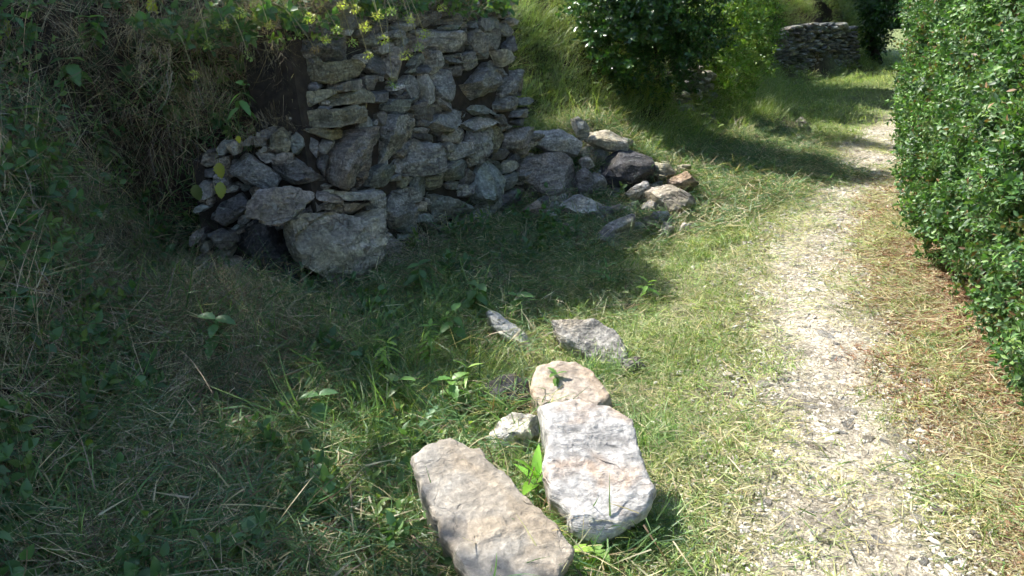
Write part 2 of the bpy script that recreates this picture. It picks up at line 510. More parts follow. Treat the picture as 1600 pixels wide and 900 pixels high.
# ------------------------------------------------------------------ rocks
def rock_mesh(name, poly, U, V, Nn, front, back, seed, n=26, amp=.012, planes=5, taper=.9, fine=1, edge=.5, mat=None, cut=(.62, .95), flat=3.0, tilt=0.0, rough=.45, step=.12, stepw=.016, chip=0.0, pz=1.2):
    """poly: outline around the origin in the U,V plane; bulges `front` along Nn and `back` behind it"""
    r = np.random.default_rng(seed)
    poly = np.asarray(poly, float)
    q = np.vstack([poly, poly[:1]])
    seg = np.linalg.norm(np.diff(q, axis=0), axis=1); cum = np.concatenate([[0], np.cumsum(seg)])
    s = np.linspace(0, cum[-1], n, endpoint=False)
    o = np.stack([np.interp(s, cum, q[:, 0]), np.interp(s, cum, q[:, 1])], -1)
    if chip:
        o = o + chip * np.stack([fbm(np.column_stack([o / .05, np.full(n, seed)]), 91, 3), fbm(np.column_stack([o / .05, np.full(n, seed + 5)]), 92, 3)], -1) * 2
    size = math.sqrt(max(1e-6, np.ptp(o[:, 0]) * np.ptp(o[:, 1])))
    slope = r.normal(0, tilt, 2)
    fr = [1.0, .95, .82, .6, .33] if fine == 1 else list(np.linspace(1, .12, 6 * fine) ** .8)
    bk = [1.0, taper, .55] if fine == 1 else [1.005, 1 - (1 - taper) * .3, 1 - (1 - taper) * .6, 1 - (1 - taper) * .8, taper, taper * .7, taper * .35]
    hb = [-.35, -.85, -1.0] if fine == 1 else [-.12, -.3, -.5, -.7, -.88, -1.0, -1.0]
    rings, hs = [], []
    for k in range(len(bk) - 1, -1, -1): rings.append(bk[k]); hs.append(hb[k] * back)
    for f in fr: rings.append(f); hs.append(front * (1 - f ** flat) ** .6)
    P = []
    for f, h in zip(rings, hs):
        P.append(np.column_stack([o * f, np.full(n, h)]))
    P = np.concatenate(P)
    P = np.vstack([P, [0, 0, -back], [0, 0, front]])
    # flat breaks
    for _ in range(planes):
        d = r.normal(size=3); d[2] = abs(d[2]) * pz + .15; d /= np.linalg.norm(d)
        pr = P @ d
        lim = pr.max() * r.uniform(*cut)
        P -= np.clip(pr - lim, 0, None)[:, None] * d * edge
    P[:, 2] += (P[:, :2] @ slope) * (P[:, 2] > -.3 * back)
    W3 = P[:, :1] * U + P[:, 1:2] * V + P[:, 2:3] * Nn
    sc = max(size * .45, .02)
    q = W3 / sc + seed * 3.7
    off = np.stack([fbm(q, 1 + seed % 50, 3), fbm(q + 9, 2, 3), fbm(q + 23, 3, 3)], -1) * amp
    if fine > 1:
        st = W3 @ np.array([.25, -.2, .95])
        lay = np.round(st / stepw + 1.5 * fbm(W3 / .09, 5, 2)) * stepw - st
        off += (Nn * 1.0) * (lay * step)[:, None]
        off += np.stack([fbm(W3 / .035, 7, 3), fbm(W3 / .035 + 5, 8, 3), fbm(W3 / .035 + 11, 9, 3)], -1) * amp * rough
    W3 = W3 + off
    m = len(rings); F = []
    for k in range(m - 1):
        for j in range(n):
            j2 = (j + 1) % n
            F.append([k * n + j, k * n + j2, (k + 1) * n + j2, (k + 1) * n + j])
    for j in range(n):
        j2 = (j + 1) % n
        F.append([m * n, j2, j]); F.append([(m - 1) * n + j, (m - 1) * n + j2, m * n + 1])
    # outline runs either way round: make the faces point outwards
    area = np.sum(o[:, 0] * np.roll(o[:, 1], -1) - np.roll(o[:, 0], -1) * o[:, 1])
    if area * np.dot(np.cross(U, V), Nn) < 0: F = [f[::-1] for f in F]
    return make_mesh(name, W3, F, mat or M_STONES[seed % 4], True, None, 36)

TONE = {'g': (.31, .298, .27), 'd': (.175, .167, .158), 'o': (.26, .24, .165), 'p': (.31, .275, .24), 'l': (.42, .405, .37),
        'b': (.25, .265, .24), 'w': (.42, .405, .385), 's': (.29, .268, .232), 'c': (.6, .56, .5), 'r': (.3, .235, .18), 't': (.36, .325, .27), 'q': (.36, .305, .25), 'k': (.06, .06, .065)}

def set_tone(o, t, var=.15):
    c = np.array(TONE[t]) * (1 + random.uniform(-var, var))
    o.color = (*[float(v) for v in c], 1)

# ------------------------------------------------------------------ the big dry stone wall
A0, A1 = np.array([-0.95, 4.08, 0.0]), np.array([0.13, 5.74, 0.0])
B0 = np.array([-1.95, 3.96, 0.0])
def wall_frame(a, b, lean):
    d = (b - a) / np.linalg.norm(b - a)
    n = np.array([d[1], -d[0], 0.0])
    n3 = n * math.cos(lean) + np.array([0, 0, math.sin(lean)])
    v = np.cross(n3, d); v = -v if v[2] < 0 else v
    return a, d, v, n3
PL_A = wall_frame(A0, A1, math.radians(5))
PL_B = wall_frame(B0, A0, math.radians(7))

# centre x, centre y, length, thickness, tilt (degrees, rising to the right), tone, how far it sticks out
ST = [(535, 76, 74, 36, 5, 'd', 0), (480, 40, 60, 34, 0, 'd', 0), (500, 5, 60, 30, 0, 'd', 0), (560, 20, 60, 34, 0, 'd', 0), (610, 20, 40, 34, 0, 'd', 0),
      (658, 14, 28, 44, 8, 'g', .02), (698, 12, 36, 22, 0, 'd', 0), (735, 18, 36, 22, 0, 'd', 0), (690, 62, 52, 30, -25, 'g', .02), (725, 55, 26, 24, 0, 'd', 0),
      (746, 66, 24, 40, 12, 'g', .01), (765, 38, 32, 20, 0, 'g', 0), (776, 62, 46, 28, -38, 'g', .02), (684, 95, 26, 36, 0, 'g', 0), (722, 76, 34, 12, 0, 'd', 0),
      (708, 91, 22, 14, -20, 'g', 0), (738, 99, 38, 24, -38, 'g', .01), (656, 92, 20, 26, 0, 'b', 0), (752, 128, 108, 52, 38, 'g', .045), (786, 92, 44, 28, 25, 'l', .02),
      (808, 128, 40, 44, 0, 'g', .01), (791, 163, 34, 34, -25, 'g', .03), (650, 141, 34, 32, 0, 'g', .01), (671, 131, 18, 46, 0, 'l', .01), (695, 138, 32, 40, 10, 'g', .01),
      (697, 163, 36, 16, -30, 'l', 0), (666, 177, 34, 26, -10, 'd', 0), (711, 188, 70, 28, 20, 'g', .03), (752, 172, 60, 15, 5, 'b', 0), (757, 190, 50, 18, 15, 'g', 0),
      (624, 165, 42, 20, 10, 'b', .01), (604, 149, 36, 18, 0, 'd', 0), (518, 112, 118, 32, 6, 'o', .05), (554, 133, 58, 14, 12, 'g', .02), (583, 127, 24, 22, 0, 'd', 0),
      (488, 153, 62, 20, 14, 'o', .02), (546, 152, 72, 20, 8, 'o', .03), (538, 179, 126, 26, 9, 'o', .09), (502, 208, 58, 18, -6, 'o', .02), (606, 188, 20, 24, 0, 'p', 0),
      (552, 249, 70, 98, -8, 'p', .09), (609, 221, 50, 84, -38, 'g', .05), (590, 98, 26, 44, 0, 'd', 0), (622, 96, 34, 54, 8, 'p', .01), (637, 206, 34, 22, 45, 'o', 0),
      (664, 193, 32, 10, 5, 'd', 0), (664, 204, 28, 10, 0, 'g', 0), (676, 215, 42, 16, -15, 'd', 0), (714, 212, 40, 22, 10, 'g', 0), (660, 244, 62, 52, -18, 'g', .04),
      (630, 240, 22, 14, 0, 'g', .02), (690, 231, 14, 14, 0, 'g', 0), (707, 229, 20, 16, 10, 'l', 0), (697, 245, 18, 16, 0, 'g', 0), (725, 238, 40, 24, 30, 'l', .02),
      (752, 224, 26, 58, -12, 'g', 0), (776, 214, 28, 46, -18, 'o', 0), (808, 219, 40, 24, 25, 'p', .02), (831, 215, 18, 12, 0, 'g', 0), (764, 278, 40, 82, -22, 'b', .04),
      (714, 264, 50, 22, 22, 'b', .03), (683, 280, 44, 20, 32, 'b', .02), (738, 278, 18, 30, 0, 'd', 0), (714, 290, 18, 12, 0, 'g', 0), (728, 293, 14, 11, 0, 'l', 0),
      (705, 326, 62, 56, 30, 'b', .04), (664, 286, 24, 34, 0, 'b', 0), (637, 284, 20, 22, 0, 'o', 0), (648, 308, 34, 22, -35, 'l', 0), (669, 313, 18, 9, -30, 'g', 0),
      (600, 276, 38, 30, 15, 'b', 0), (560, 303, 84, 17, 0, 'l', .05), (512, 309, 54, 12, -22, 'p', .03), (547, 326, 68, 18, 3, 'p', .03), (490, 325, 22, 14, 20, 'p', .01),
      (437, 320, 96, 40, 18, 'p', .08), (598, 320, 30, 60, -5, 'g', .01), (590, 352, 20, 46, 0, 'p', .0), (629, 333, 44, 42, -15, 'g', .01), (516, 382, 116, 92, 42, 't', .16),
      (604, 393, 56, 66, -20, 'p', .05), (645, 356, 44, 16, -12, 'b', 0), (690, 360, 60, 12, -4, 'd', 0), (655, 372, 52, 12, -8, 'b', 0), (695, 372, 50, 11, 6, 'l', 0),
      (732, 352, 40, 26, 42, 'g', .01), (712, 388, 54, 16, 24, 'd', .02), (681, 391, 16, 16, -30, 'b', 0), (658, 394, 30, 22, 10, 'b', .02), (646, 418, 34, 20, 0, 'l', 0),
      (572, 430, 40, 34, -20, 'g', .03), (800, 262, 28, 14, 30, 'g', 0), (796, 284, 32, 14, 45, 'b', 0), (768, 322, 54, 20, 48, 'g', 0), (798, 305, 44, 18, 50, 'd', 0),
      (785, 242, 30, 14, 30, 'd', 0), (392, 264, 86, 30, -26, 'g', .16), (438, 221, 36, 27, 0, 'o', .1), (467, 222, 20, 36, 0, 'b', .08), (444, 249, 42, 24, 10, 'p', .07),
      (462, 270, 92, 32, -16, 'd', .1), (489, 228, 34, 18, -45, 'd', 0), (504, 254, 16, 40, 0, 'd', 0), (350, 330, 66, 44, 32, 'd', .1), (408, 384, 72, 62, 0, 'k', .02),
      (346, 372, 50, 26, 0, 'd', .06), (366, 231, 24, 16, 25, 'l', .12), (455, 425, 60, 36, -10, 'k', 0), (392, 420, 50, 24, 0, 'k', .02), (620, 436, 34, 20, 10, 'g', 0)]
REGION = np.array([(310, 430), (305, 300), (330, 225), (452, 200), (476, 60), (480, -25), (800, -25), (806, 80), (830, 110), (830, 172), (812, 196), (842, 222),
                   (836, 300), (800, 352), (742, 398), (660, 440), (570, 466), (400, 448)], float)

def in_poly(P, poly):
    x, y = P[..., 0], P[..., 1]
    r = np.zeros(x.shape, bool)
    for a, b in zip(poly, np.roll(poly, -1, axis=0)):
        c = ((a[1] > y) != (b[1] > y)) & (x < (b[0] - a[0]) * (y - a[1]) / (b[1] - a[1] + 1e-12) + a[0])
        r ^= c
    return r

def seed_dist(P, S):
    """distance of points to each seed, in units of that seed's own ellipse"""
    d = P[..., None, :] - S[:, :2]
    a = np.radians(S[:, 4])
    u = d[..., 0] * np.cos(a) - d[..., 1] * np.sin(a)
    v = d[..., 0] * np.sin(a) + d[..., 1] * np.cos(a)
    return np.sqrt((u / (S[:, 2] / 2)) ** 2 + (v / (S[:, 3] / 2)) ** 2)

def fill_and_outline(S, tones, region, rs, maxn, small, cap=1.22, tilt=20, nd=26, joint=.8, step=3):
    xx, yy = np.meshgrid(np.arange(region[:, 0].min(), region[:, 0].max(), step), np.arange(region[:, 1].min(), region[:, 1].max(), step))
    P = np.stack([xx.ravel(), yy.ravel()], -1); P = P[in_poly(P, region)]
    D = seed_dist(P, S).min(1) if len(S) else np.full(len(P), 9.)
    S = list(map(list, S))
    tones = list(tones)
    while len(S) < maxn:
        m = np.nonzero(D > 1.17)[0]
        if len(m) < 6: break
        c = P[rs.choice(m)]
        w = rs.uniform(*small); h = w * rs.uniform(.45, .75)
        s = [c[0], c[1], w, h, rs.normal(tilt, 16), rs.uniform(-.03, .01)]
        S.append(s); tones.append(rs.choice(['g', 'd', 'g', 'b', 'p', 'd', 'l']))
        D = np.minimum(D, seed_dist(P, np.array([s]))[:, 0])
    S = np.array(S)
    outs = []
    th = np.linspace(0, 2 * PI, nd, endpoint=False)
    for i in range(len(S)):
        w, h, a = S[i, 2] / 2, S[i, 3] / 2, math.radians(S[i, 4])
        # directions spread evenly round the ellipse
        e = np.stack([w * np.cos(th), h * np.sin(th)], -1)
        dirs = np.stack([e[:, 0] * math.cos(a) + e[:, 1] * math.sin(a), -e[:, 0] * math.sin(a) + e[:, 1] * math.cos(a)], -1)
        ks = np.linspace(.15, cap, 36)
        Q = S[i, :2] + dirs[:, None, :] * ks[None, :, None]
        near = np.nonzero(np.hypot(S[:, 0] - S[i, 0], S[:, 1] - S[i, 1]) < 1.3 * (S[i, 2] + S[:, 2]) + 20)[0]
        DD = seed_dist(Q, S[near])
        own = int(np.nonzero(near == i)[0][0])
        lose = DD.argmin(-1) != own
        k = np.where(lose.any(1), ks[np.maximum(lose.argmax(1) - 1, 0)], cap)
        L = np.linalg.norm(dirs, axis=1)
        k = np.maximum(k - joint / np.maximum(L, 1), .1)
        outs.append(S[i, :2] + dirs * k[:, None])
    return S, tones, outs

S = np.array([(a, b, c, d, e, g) for a, b, c, d, e, f, g in ST], float)
S, tones, outs = fill_and_outline(S, [s[5] for s in ST], REGION, np.random.default_rng(4), 290, (12, 30), cap=1.45)
TRACED = {(516, 382): [(448, 342), (470, 331), (500, 328), (556, 342), (583, 326), (588, 378), (564, 412), (536, 452), (514, 456), (500, 432), (470, 412), (450, 382)],
          (552, 249): [(518, 272), (521, 236), (540, 208), (565, 197), (597, 199), (602, 240), (590, 272), (570, 293), (545, 297), (522, 289)],
          (609, 221): [(602, 200), (613, 178), (640, 186), (656, 205), (641, 236), (616, 263), (600, 268), (603, 235)],
          (752, 128): [(714, 162), (736, 130), (762, 98), (796, 86), (802, 112), (788, 136), (760, 151), (730, 167)],
          (764, 278): [(741, 290), (751, 262), (765, 239), (783, 241), (788, 270), (778, 296), (760, 317), (744, 320)],
          (705, 326): [(680, 300), (705, 291), (737, 299), (733, 330), (725, 353), (690, 357), (666, 351), (672, 325)],
          (518, 112): [(458, 106), (500, 97), (545, 94), (578, 102), (560, 118), (520, 129), (476, 126)],
          (538, 179): [(477, 178), (530, 168), (590, 156), (604, 164), (599, 180), (560, 190), (492, 201), (479, 191)],
          (437, 320): [(391, 315), (410, 298), (440, 291), (475, 301), (500, 307), (480, 326), (445, 341), (425, 349), (398, 341)],
          (392, 264): [(349, 246), (385, 239), (420, 261), (441, 280), (432, 293), (395, 286), (360, 272)],
          (462, 270): [(424, 251), (455, 243), (485, 261), (507, 281), (490, 289), (440, 287), (424, 273)],
          (604, 393): [(577, 391), (600, 364), (628, 361), (639, 378), (632, 406), (614, 431), (600, 426), (575, 411)],
          (808, 128): [(784, 121), (805, 107), (826, 111), (828, 146), (812, 152), (785, 147)],
          (791, 163): [(771, 153), (785, 147), (811, 152), (806, 169), (790, 183), (779, 171)],
          (560, 303): [(514, 297), (560, 299), (601, 292), (598, 303), (575, 312), (540, 313), (505, 301)],
          (660, 244): [(620, 262), (634, 226), (655, 214), (676, 226), (690, 250), (678, 268), (650, 276), (626, 274)],
          (350, 330): [(326, 345), (345, 318), (375, 304), (388, 318), (380, 340), (352, 354), (330, 356)]}
wall = empty('dry_stone_wall', (-0.4, 4.95, 0.0))
tag(wall, 'tall old dry stone wall of grey schist standing in the shade of the bank', 'wall')

def place_outline(o_px, pl):
    return np.array([on_plane(p[0], p[1], pl[0], pl[3]) for p in o_px])

for i, o in enumerate(outs):
    tr_ = TRACED.get((int(round(S[i, 0])), int(round(S[i, 1]))))
    if tr_: o = np.array(tr_, float)
    pl = PL_A if S[i, 0] > 512 or i == 75 else PL_B
    if abs(S[i, 0] - 516) < 1: pl = PL_A
    W = place_outline(o, pl)
    c = W.mean(0)
    if c[2] > 1.62: continue
    poly = np.stack([(W - c) @ pl[1], (W - c) @ pl[2]], -1)
    size = math.sqrt(np.ptp(poly[:, 0]) * np.ptp(poly[:, 1]))
    rr = np.random.default_rng(900 + i)
    bigst = S[i, 2] * S[i, 3] > 1500
    nv = int(rr.integers(6, 9)) + (3 if bigst else 0)
    ks_ = np.sort(rr.choice(26, nv, replace=False)); ks_ = (np.linspace(0, 26, nv, endpoint=False) + rr.uniform(0, 26 / nv * .75, nv)).astype(int) % 26
    poly = poly * 1.04 if tr_ else poly[ks_] * 1.24
    me = rock_mesh('stone', poly, pl[1], pl[2], pl[3], min(.085, .3 * size + .014) + S[i, 5] * .5, .16, 100 + i, n=72 if tr_ else 48 if bigst else 26, flat=7,
                   amp=.004 + .028 * size, planes=14 if tr_ else 13 if bigst else 10, fine=3 if tr_ else 2 if bigst else 1, edge=1.0, cut=(.35, .8), tilt=.3 if tr_ else .22, chip=.003, pz=3.6, rough=.9, step=.35)
    st = add_ob('stone', me, wall, c + pl[3] * (S[i, 5] * .6 + random.uniform(-.022, .02)) - np.array(wall.location))
    set_tone(st, tones[i])
# dark earth and rubble packed behind the stones
def box_between(T, a, b, nrm, z0, z1, t0, t1, col):
    v = []
    for z in (z0, z1):
        zz_ = -math.tan(math.radians(5)) * z
        for p in (a, b):
            for t in (t0, t1): v.append(p + nrm * (t + zz_) + np.array([0, 0, z]))
    T.add(v, [[0, 1, 3, 2], [4, 6, 7, 5], [0, 4, 5, 1], [2, 3, 7, 6], [0, 2, 6, 4], [1, 5, 7, 3]], col)
T = Tris()
nA = np.array([PL_A[3][0], PL_A[3][1], 0]); nA /= np.linalg.norm(nA)
nB = np.array([PL_B[3][0], PL_B[3][1], 0]); nB /= np.linalg.norm(nB)
box_between(T, A0 + PL_A[1] * -.02, A1 - PL_A[1] * .06, nA, -.2, 1.38, -.055, -.42, (.1, .1, .1))
box_between(T, B0 + PL_B[1] * .3, A0 - PL_B[1] * .03, nB, -.2, .72, -.12, -.40, (.1, .1, .1))
add_ob('earth_core', T.mesh('earth_core', M_EARTH, False), wall, -np.array(wall.location))

# ------------------------------------------------------------------ loose boulders traced from the photograph
def traced(name, px, depth_px, label, tone, back, front=.03, cat='rock', group=None, normal=None, seed=1, n=36, amp=.014, fine=2, planes=6, height_z=None, lift=0.0, flat=3.0, taper=.9, cut=(.62, .95), edge=.7, mat=None, step=.2, rough=.6, stepw=.016, chip=.003):
    """a rock whose outline faces `normal`; it stands where the ray through depth_px meets the ground"""
    g = on_ground(*depth_px)
    px = np.array(px, float)
    if normal is None:
        d = ray(*px.mean(0)); nrm = -d + np.array([0, 0, .35]); nrm /= np.linalg.norm(nrm)
        p0 = g + np.array([0, 0, 0])
    else:
        nrm = np.array(normal, float); nrm /= np.linalg.norm(nrm)
        p0 = g + np.array([0, 0, lift])
    W = np.array([on_plane(p[0], p[1], p0, nrm) for p in px])
    c = W.mean(0)
    U = np.cross([0, 0, 1.0], nrm) if abs(nrm[2]) < .95 else np.array([1.0, 0, 0]) - nrm * nrm[0]
    U /= np.linalg.norm(U); V = np.cross(nrm, U)
    poly = np.stack([(W - c) @ U, (W - c) @ V], -1)
    me = rock_mesh(name, poly, U, V, nrm, front, back, seed, n=n, amp=amp, planes=planes, fine=fine, flat=flat, taper=taper, cut=cut, edge=edge, mat=mat, step=step, rough=rough, stepw=stepw, chip=chip)
    o = add_ob(name, me, None, c)
    set_tone(o, tone, .04)
    tag(o, label, cat, group)
    return o

# the two great slabs in front
traced('stone_slab', [(641, 712), (662, 694), (704, 684), (728, 700), (747, 702), (768, 728), (790, 737), (814, 770), (878, 830), (899, 860), (872, 903), (800, 918), (728, 902), (690, 828), (656, 762)],
       (735, 895), 'big grey-brown oblong slab lying tilted in the foreground grass, the nearest of the rocks', 's', .19, .012, 'rock',
       normal=(.12, -.22, 1), lift=.18, seed=11, n=150, amp=.006, fine=5, planes=0, flat=30, taper=.82, mat=M_SLAB, step=.12, rough=.45, stepw=.03, chip=.007)
traced('stone_slab', [(842, 636), (905, 624), (952, 640), (987, 652), (1000, 700), (1024, 776), (1010, 804), (938, 843), (902, 832), (862, 776), (850, 730), (856, 700)],
       (905, 850), 'big white and rust streaked slab leaning beside the grey-brown slab', 'w', .17, .03, 'rock',
       normal=(.08, -.42, 1), lift=.12, seed=12, n=150, amp=.007, fine=5, planes=7, flat=20, taper=.86, cut=(.86, .98), mat=M_STREAK, step=.12, rough=.45, stepw=.03, chip=.007)
traced('boulder', [(836, 574), (868, 566), (900, 568), (924, 580), (942, 604), (962, 636), (940, 662), (890, 660), (846, 646), (830, 606)],
       (892, 664), 'flat tan-pink boulder touching the back of the white streaked slab', 'q', .16, .02, normal=(.05, -.3, 1), lift=.10, seed=13, n=90, fine=4, flat=14, planes=5, cut=(.8, .97), amp=.007, mat=M_SLAB)
traced('boulder', [(754, 600), (772, 588), (806, 584), (828, 600), (832, 632), (818, 650), (790, 644), (760, 625)],
       (800, 644), 'small black boulder in the gap left of the tan-pink boulder', 'k', .12, .05, seed=14, n=48)
traced('rock', [(762, 688), (778, 664), (806, 648), (836, 656), (842, 680), (830, 704), (800, 712), (770, 706)],
       (800, 716), 'pale broken rock wedged between the two foreground slabs', 'l', .1, .05, seed=15, n=48, amp=.02, planes=9)
traced('rock', [(770, 636), (800, 627), (798, 636), (780, 646)], (785, 650), 'small tan stone chip lying in front of the black boulder', 't', .03, .015, seed=16, n=24, fine=1)
traced('stone_slab', [(862, 502), (884, 494), (930, 502), (965, 518), (984, 540), (986, 562), (962, 574), (934, 562), (905, 545), (876, 530)],
       (935, 566), 'flat layered grey slab half sunk in the shaded grass above the foreground rocks', 'g', .1, .02, normal=(.0, -.35, 1), lift=.06, seed=17, n=64, fine=3, flat=8)
traced('rock', [(968, 566), (1000, 556), (1006, 572), (985, 585), (966, 580)], (985, 585), 'dark brown lump at the lower end of the sunken grey slab', 'd', .08, .03, seed=18, n=24, fine=1)
traced('rock', [(754, 486), (772, 484), (800, 505), (830, 530), (840, 548), (824, 550), (796, 534), (768, 510)],
       (800, 552), 'long pale stone poking out of the nettles above the black boulder', 'l', .1, .03, seed=19, n=40)
traced('rock', [(700, 612), (730, 604), (748, 616), (740, 634), (712, 636), (698, 626)], (722, 640), 'brownish stone half buried in long grass, left of the black boulder', 'p', .08, .04, seed=20, n=36)
traced('rock', [(386, 512), (412, 490), (432, 498), (428, 530), (400, 540)], (408, 545), 'bluish stone in deep shade at the foot of the left bank', 'b', .08, .04, seed=21, n=30)
traced('rock', [(96, 452), (104, 428), (128, 412), (146, 398), (138, 424), (120, 446), (100, 462)], (120, 462), 'narrow stone sticking out of the hay covered left bank', 'o', .06, .03, seed=22, n=30)

RUB = [([(838, 240), (868, 234), (888, 248), (898, 270), (886, 294), (858, 306), (826, 300), (812, 276), (822, 252)], (850, 325), 'round brownish-grey boulder at the right foot of the dry stone wall', 'p', .22, .08),
       ([(832, 206), (868, 208), (905, 224), (898, 240), (856, 236), (838, 226)], (860, 318), 'flat pale stone lying on top of the round brownish boulder', 'l', .16, .04),
       ([(892, 192), (914, 190), (926, 212), (906, 220)], (905, 312), 'small bluish stone standing on edge at the top of the tumbled heap', 'b', .08, .03),
       ([(922, 208), (946, 210), (994, 228), (990, 241), (948, 234), (918, 222)], (945, 310), 'long log-like pale stone lying across the top of the tumbled heap', 't', .12, .04),
       ([(940, 246), (984, 238), (1013, 250), (1016, 276), (988, 298), (956, 292), (940, 270)], (980, 322), 'dark square boulder in the middle of the tumbled heap', 'k', .2, .07),
       ([(1015, 258), (1044, 262), (1052, 274), (1030, 286), (1016, 280)], (1040, 318), 'small brown stone at the back right of the tumbled heap', 'o', .1, .04),
       ([(1046, 286), (1078, 275), (1093, 284), (1074, 304), (1050, 302)], (1078, 330), 'small orange-brown stone at the far right end of the tumbled heap', 'r', .1, .04),
       ([(1000, 302), (1022, 292), (1056, 298), (1078, 318), (1070, 340), (1030, 346), (1006, 330)], (1040, 350), 'brown boulder at the lower right of the tumbled heap', 'p', .2, .06),
       ([(980, 306), (1012, 283), (1021, 290), (992, 316)], (1000, 340), 'thin pale slab leaning on the brown boulder of the heap', 'l', .06, .02),
       ([(880, 310), (914, 305), (946, 308), (951, 322), (936, 342), (924, 351), (886, 345), (878, 326)], (910, 352), 'white topped block below the dark square boulder', 'l', .18, .05),
       ([(874, 360), (890, 352), (909, 358), (915, 371), (896, 378), (876, 372)], (895, 378), 'small oval olive stone under the white topped block', 'o', .1, .04),
       ([(920, 388), (944, 362), (966, 344), (980, 330), (988, 346), (985, 368), (962, 388), (934, 396)], (955, 392), 'layered slab standing on edge in front of the tumbled heap', 'g', .1, .05),
       ([(893, 282), (912, 271), (926, 284), (924, 303), (903, 306)], (912, 330), 'dark stone wedged behind the white topped block', 'd', .12, .04),
       ([(904, 254), (918, 248), (928, 262), (914, 270)], (915, 322), 'tiny grey stone resting beside the round brownish boulder', 'g', .06, .03),
       ([(816, 328), (836, 316), (856, 322), (858, 345), (834, 354)], (838, 356), 'rough brown stone half buried right under the round brownish boulder', 'r', .12, .04),
       ([(926, 270), (944, 280), (948, 300), (930, 302)], (938, 325), 'grey stone between the dark square boulder and the white topped block', 'g', .1, .03),
       ([(1186, 128), (1200, 122), (1206, 138), (1192, 142)], (1196, 143), 'small dark stone on the shaded verge left of the far wall', 'd', .1, .04),
       ([(1240, 180), (1256, 182), (1273, 200), (1266, 207), (1248, 198)], (1258, 207), 'flat grey stone on the shaded verge beside the path', 'g', .08, .03),
       ([(1214, 150), (1230, 150), (1234, 158), (1218, 160)], (1224, 161), 'small flat stone on the shaded verge below the far wall', 'g', .06, .02),
       ([(1072, 176), (1100, 172), (1124, 182), (1120, 196), (1084, 194)], (1104, 200), 'dark flat stone at the foot of the ruined stub of wall', 'd', .14, .04)]
for k, (px, dp, lb, tn, bk, ft) in enumerate(RUB):
    heap = px[0][0] < 1100 and px[0][1] > 185
    if heap:
        m_ = np.mean(px, 0); px = [(m_[0] + (a - m_[0]) * 1.22, m_[1] - 6 + (b - m_[1]) * 1.3) for a, b in px]
    traced('boulder' if bk > .13 else 'rock', px, dp, lb, tn, bk, ft, seed=40 + k, n=48 if bk > .1 else 30, planes=14, cut=(.5, .85), edge=1.0, amp=.009, group='stones tumbled from the wall' if heap else None)

# smaller rubble filling the heap
rr = np.random.default_rng(77)
used_lb = set(); SHORT = [(' '.join(w for w in r_[2].split(' ')), np.mean(r_[0], 0)) for r_ in RUB[:16]]
for q_ in (' at ', ' in ', ' lying', ' leaning', ' on ', ' of ', ' under', ' between', ' below', ' behind', ' wedged', ' resting', ' half', ' standing'): SHORT = [(a_.split(q_)[0], b_) for a_, b_ in SHORT]
TN = {'g': 'grey', 'p': 'pinkish', 'l': 'pale', 'd': 'dark', 'b': 'bluish', 'o': 'olive'}
for k in range(90):
    cx_, cy_ = rr.uniform(830, 1075), 0
    cy_ = 300 + (cx_ - 950) * .12 + rr.uniform(-55, 50)
    if k % 3 == 0: cx_ = rr.uniform(885, 990); cy_ = rr.uniform(222, 262)
    w_, h_ = rr.uniform(10, 21), rr.uniform(7, 14); a_ = rr.uniform(-.3, .7)
    nn_ = int(rr.integers(5, 8)); th = np.linspace(0, 2 * PI, nn_, endpoint=False) + rr.uniform(-.3, .3, nn_)
    px = [(cx_ + w_ * math.cos(t) * math.cos(a_) + h_ * math.sin(t) * math.sin(a_), cy_ - w_ * math.cos(t) * math.sin(a_) + h_ * math.sin(t) * math.cos(a_)) for t in th]
    tn = str(rr.choice(['g', 'p', 'l', 'd', 'b', 'o']))
    nm, q = min(SHORT, key=lambda t: np.hypot(*(t[1] - (cx_, cy_))))
    side = ('right of' if cx_ > q[0] else 'left of') if abs(cx_ - q[0]) > abs(cy_ - q[1]) else ('below' if cy_ > q[1] else 'just above')
    lb = '%s broken %s of the heap, %s the %s' % (TN[tn], 'chunk' if w_ > 14 else 'chip', side, nm)
    if lb in used_lb or len(lb.split()) > 16: continue
    used_lb.add(lb)
    traced('rubble_stone', px, (cx_, cy_ + h_ + rr.uniform(4, 14)), lb, tn, .07, .02, 'stone', 'small stones in the tumbled heap', seed=400 + k, n=18, fine=1, planes=8, cut=(.5, .85), edge=1.0, amp=.006)

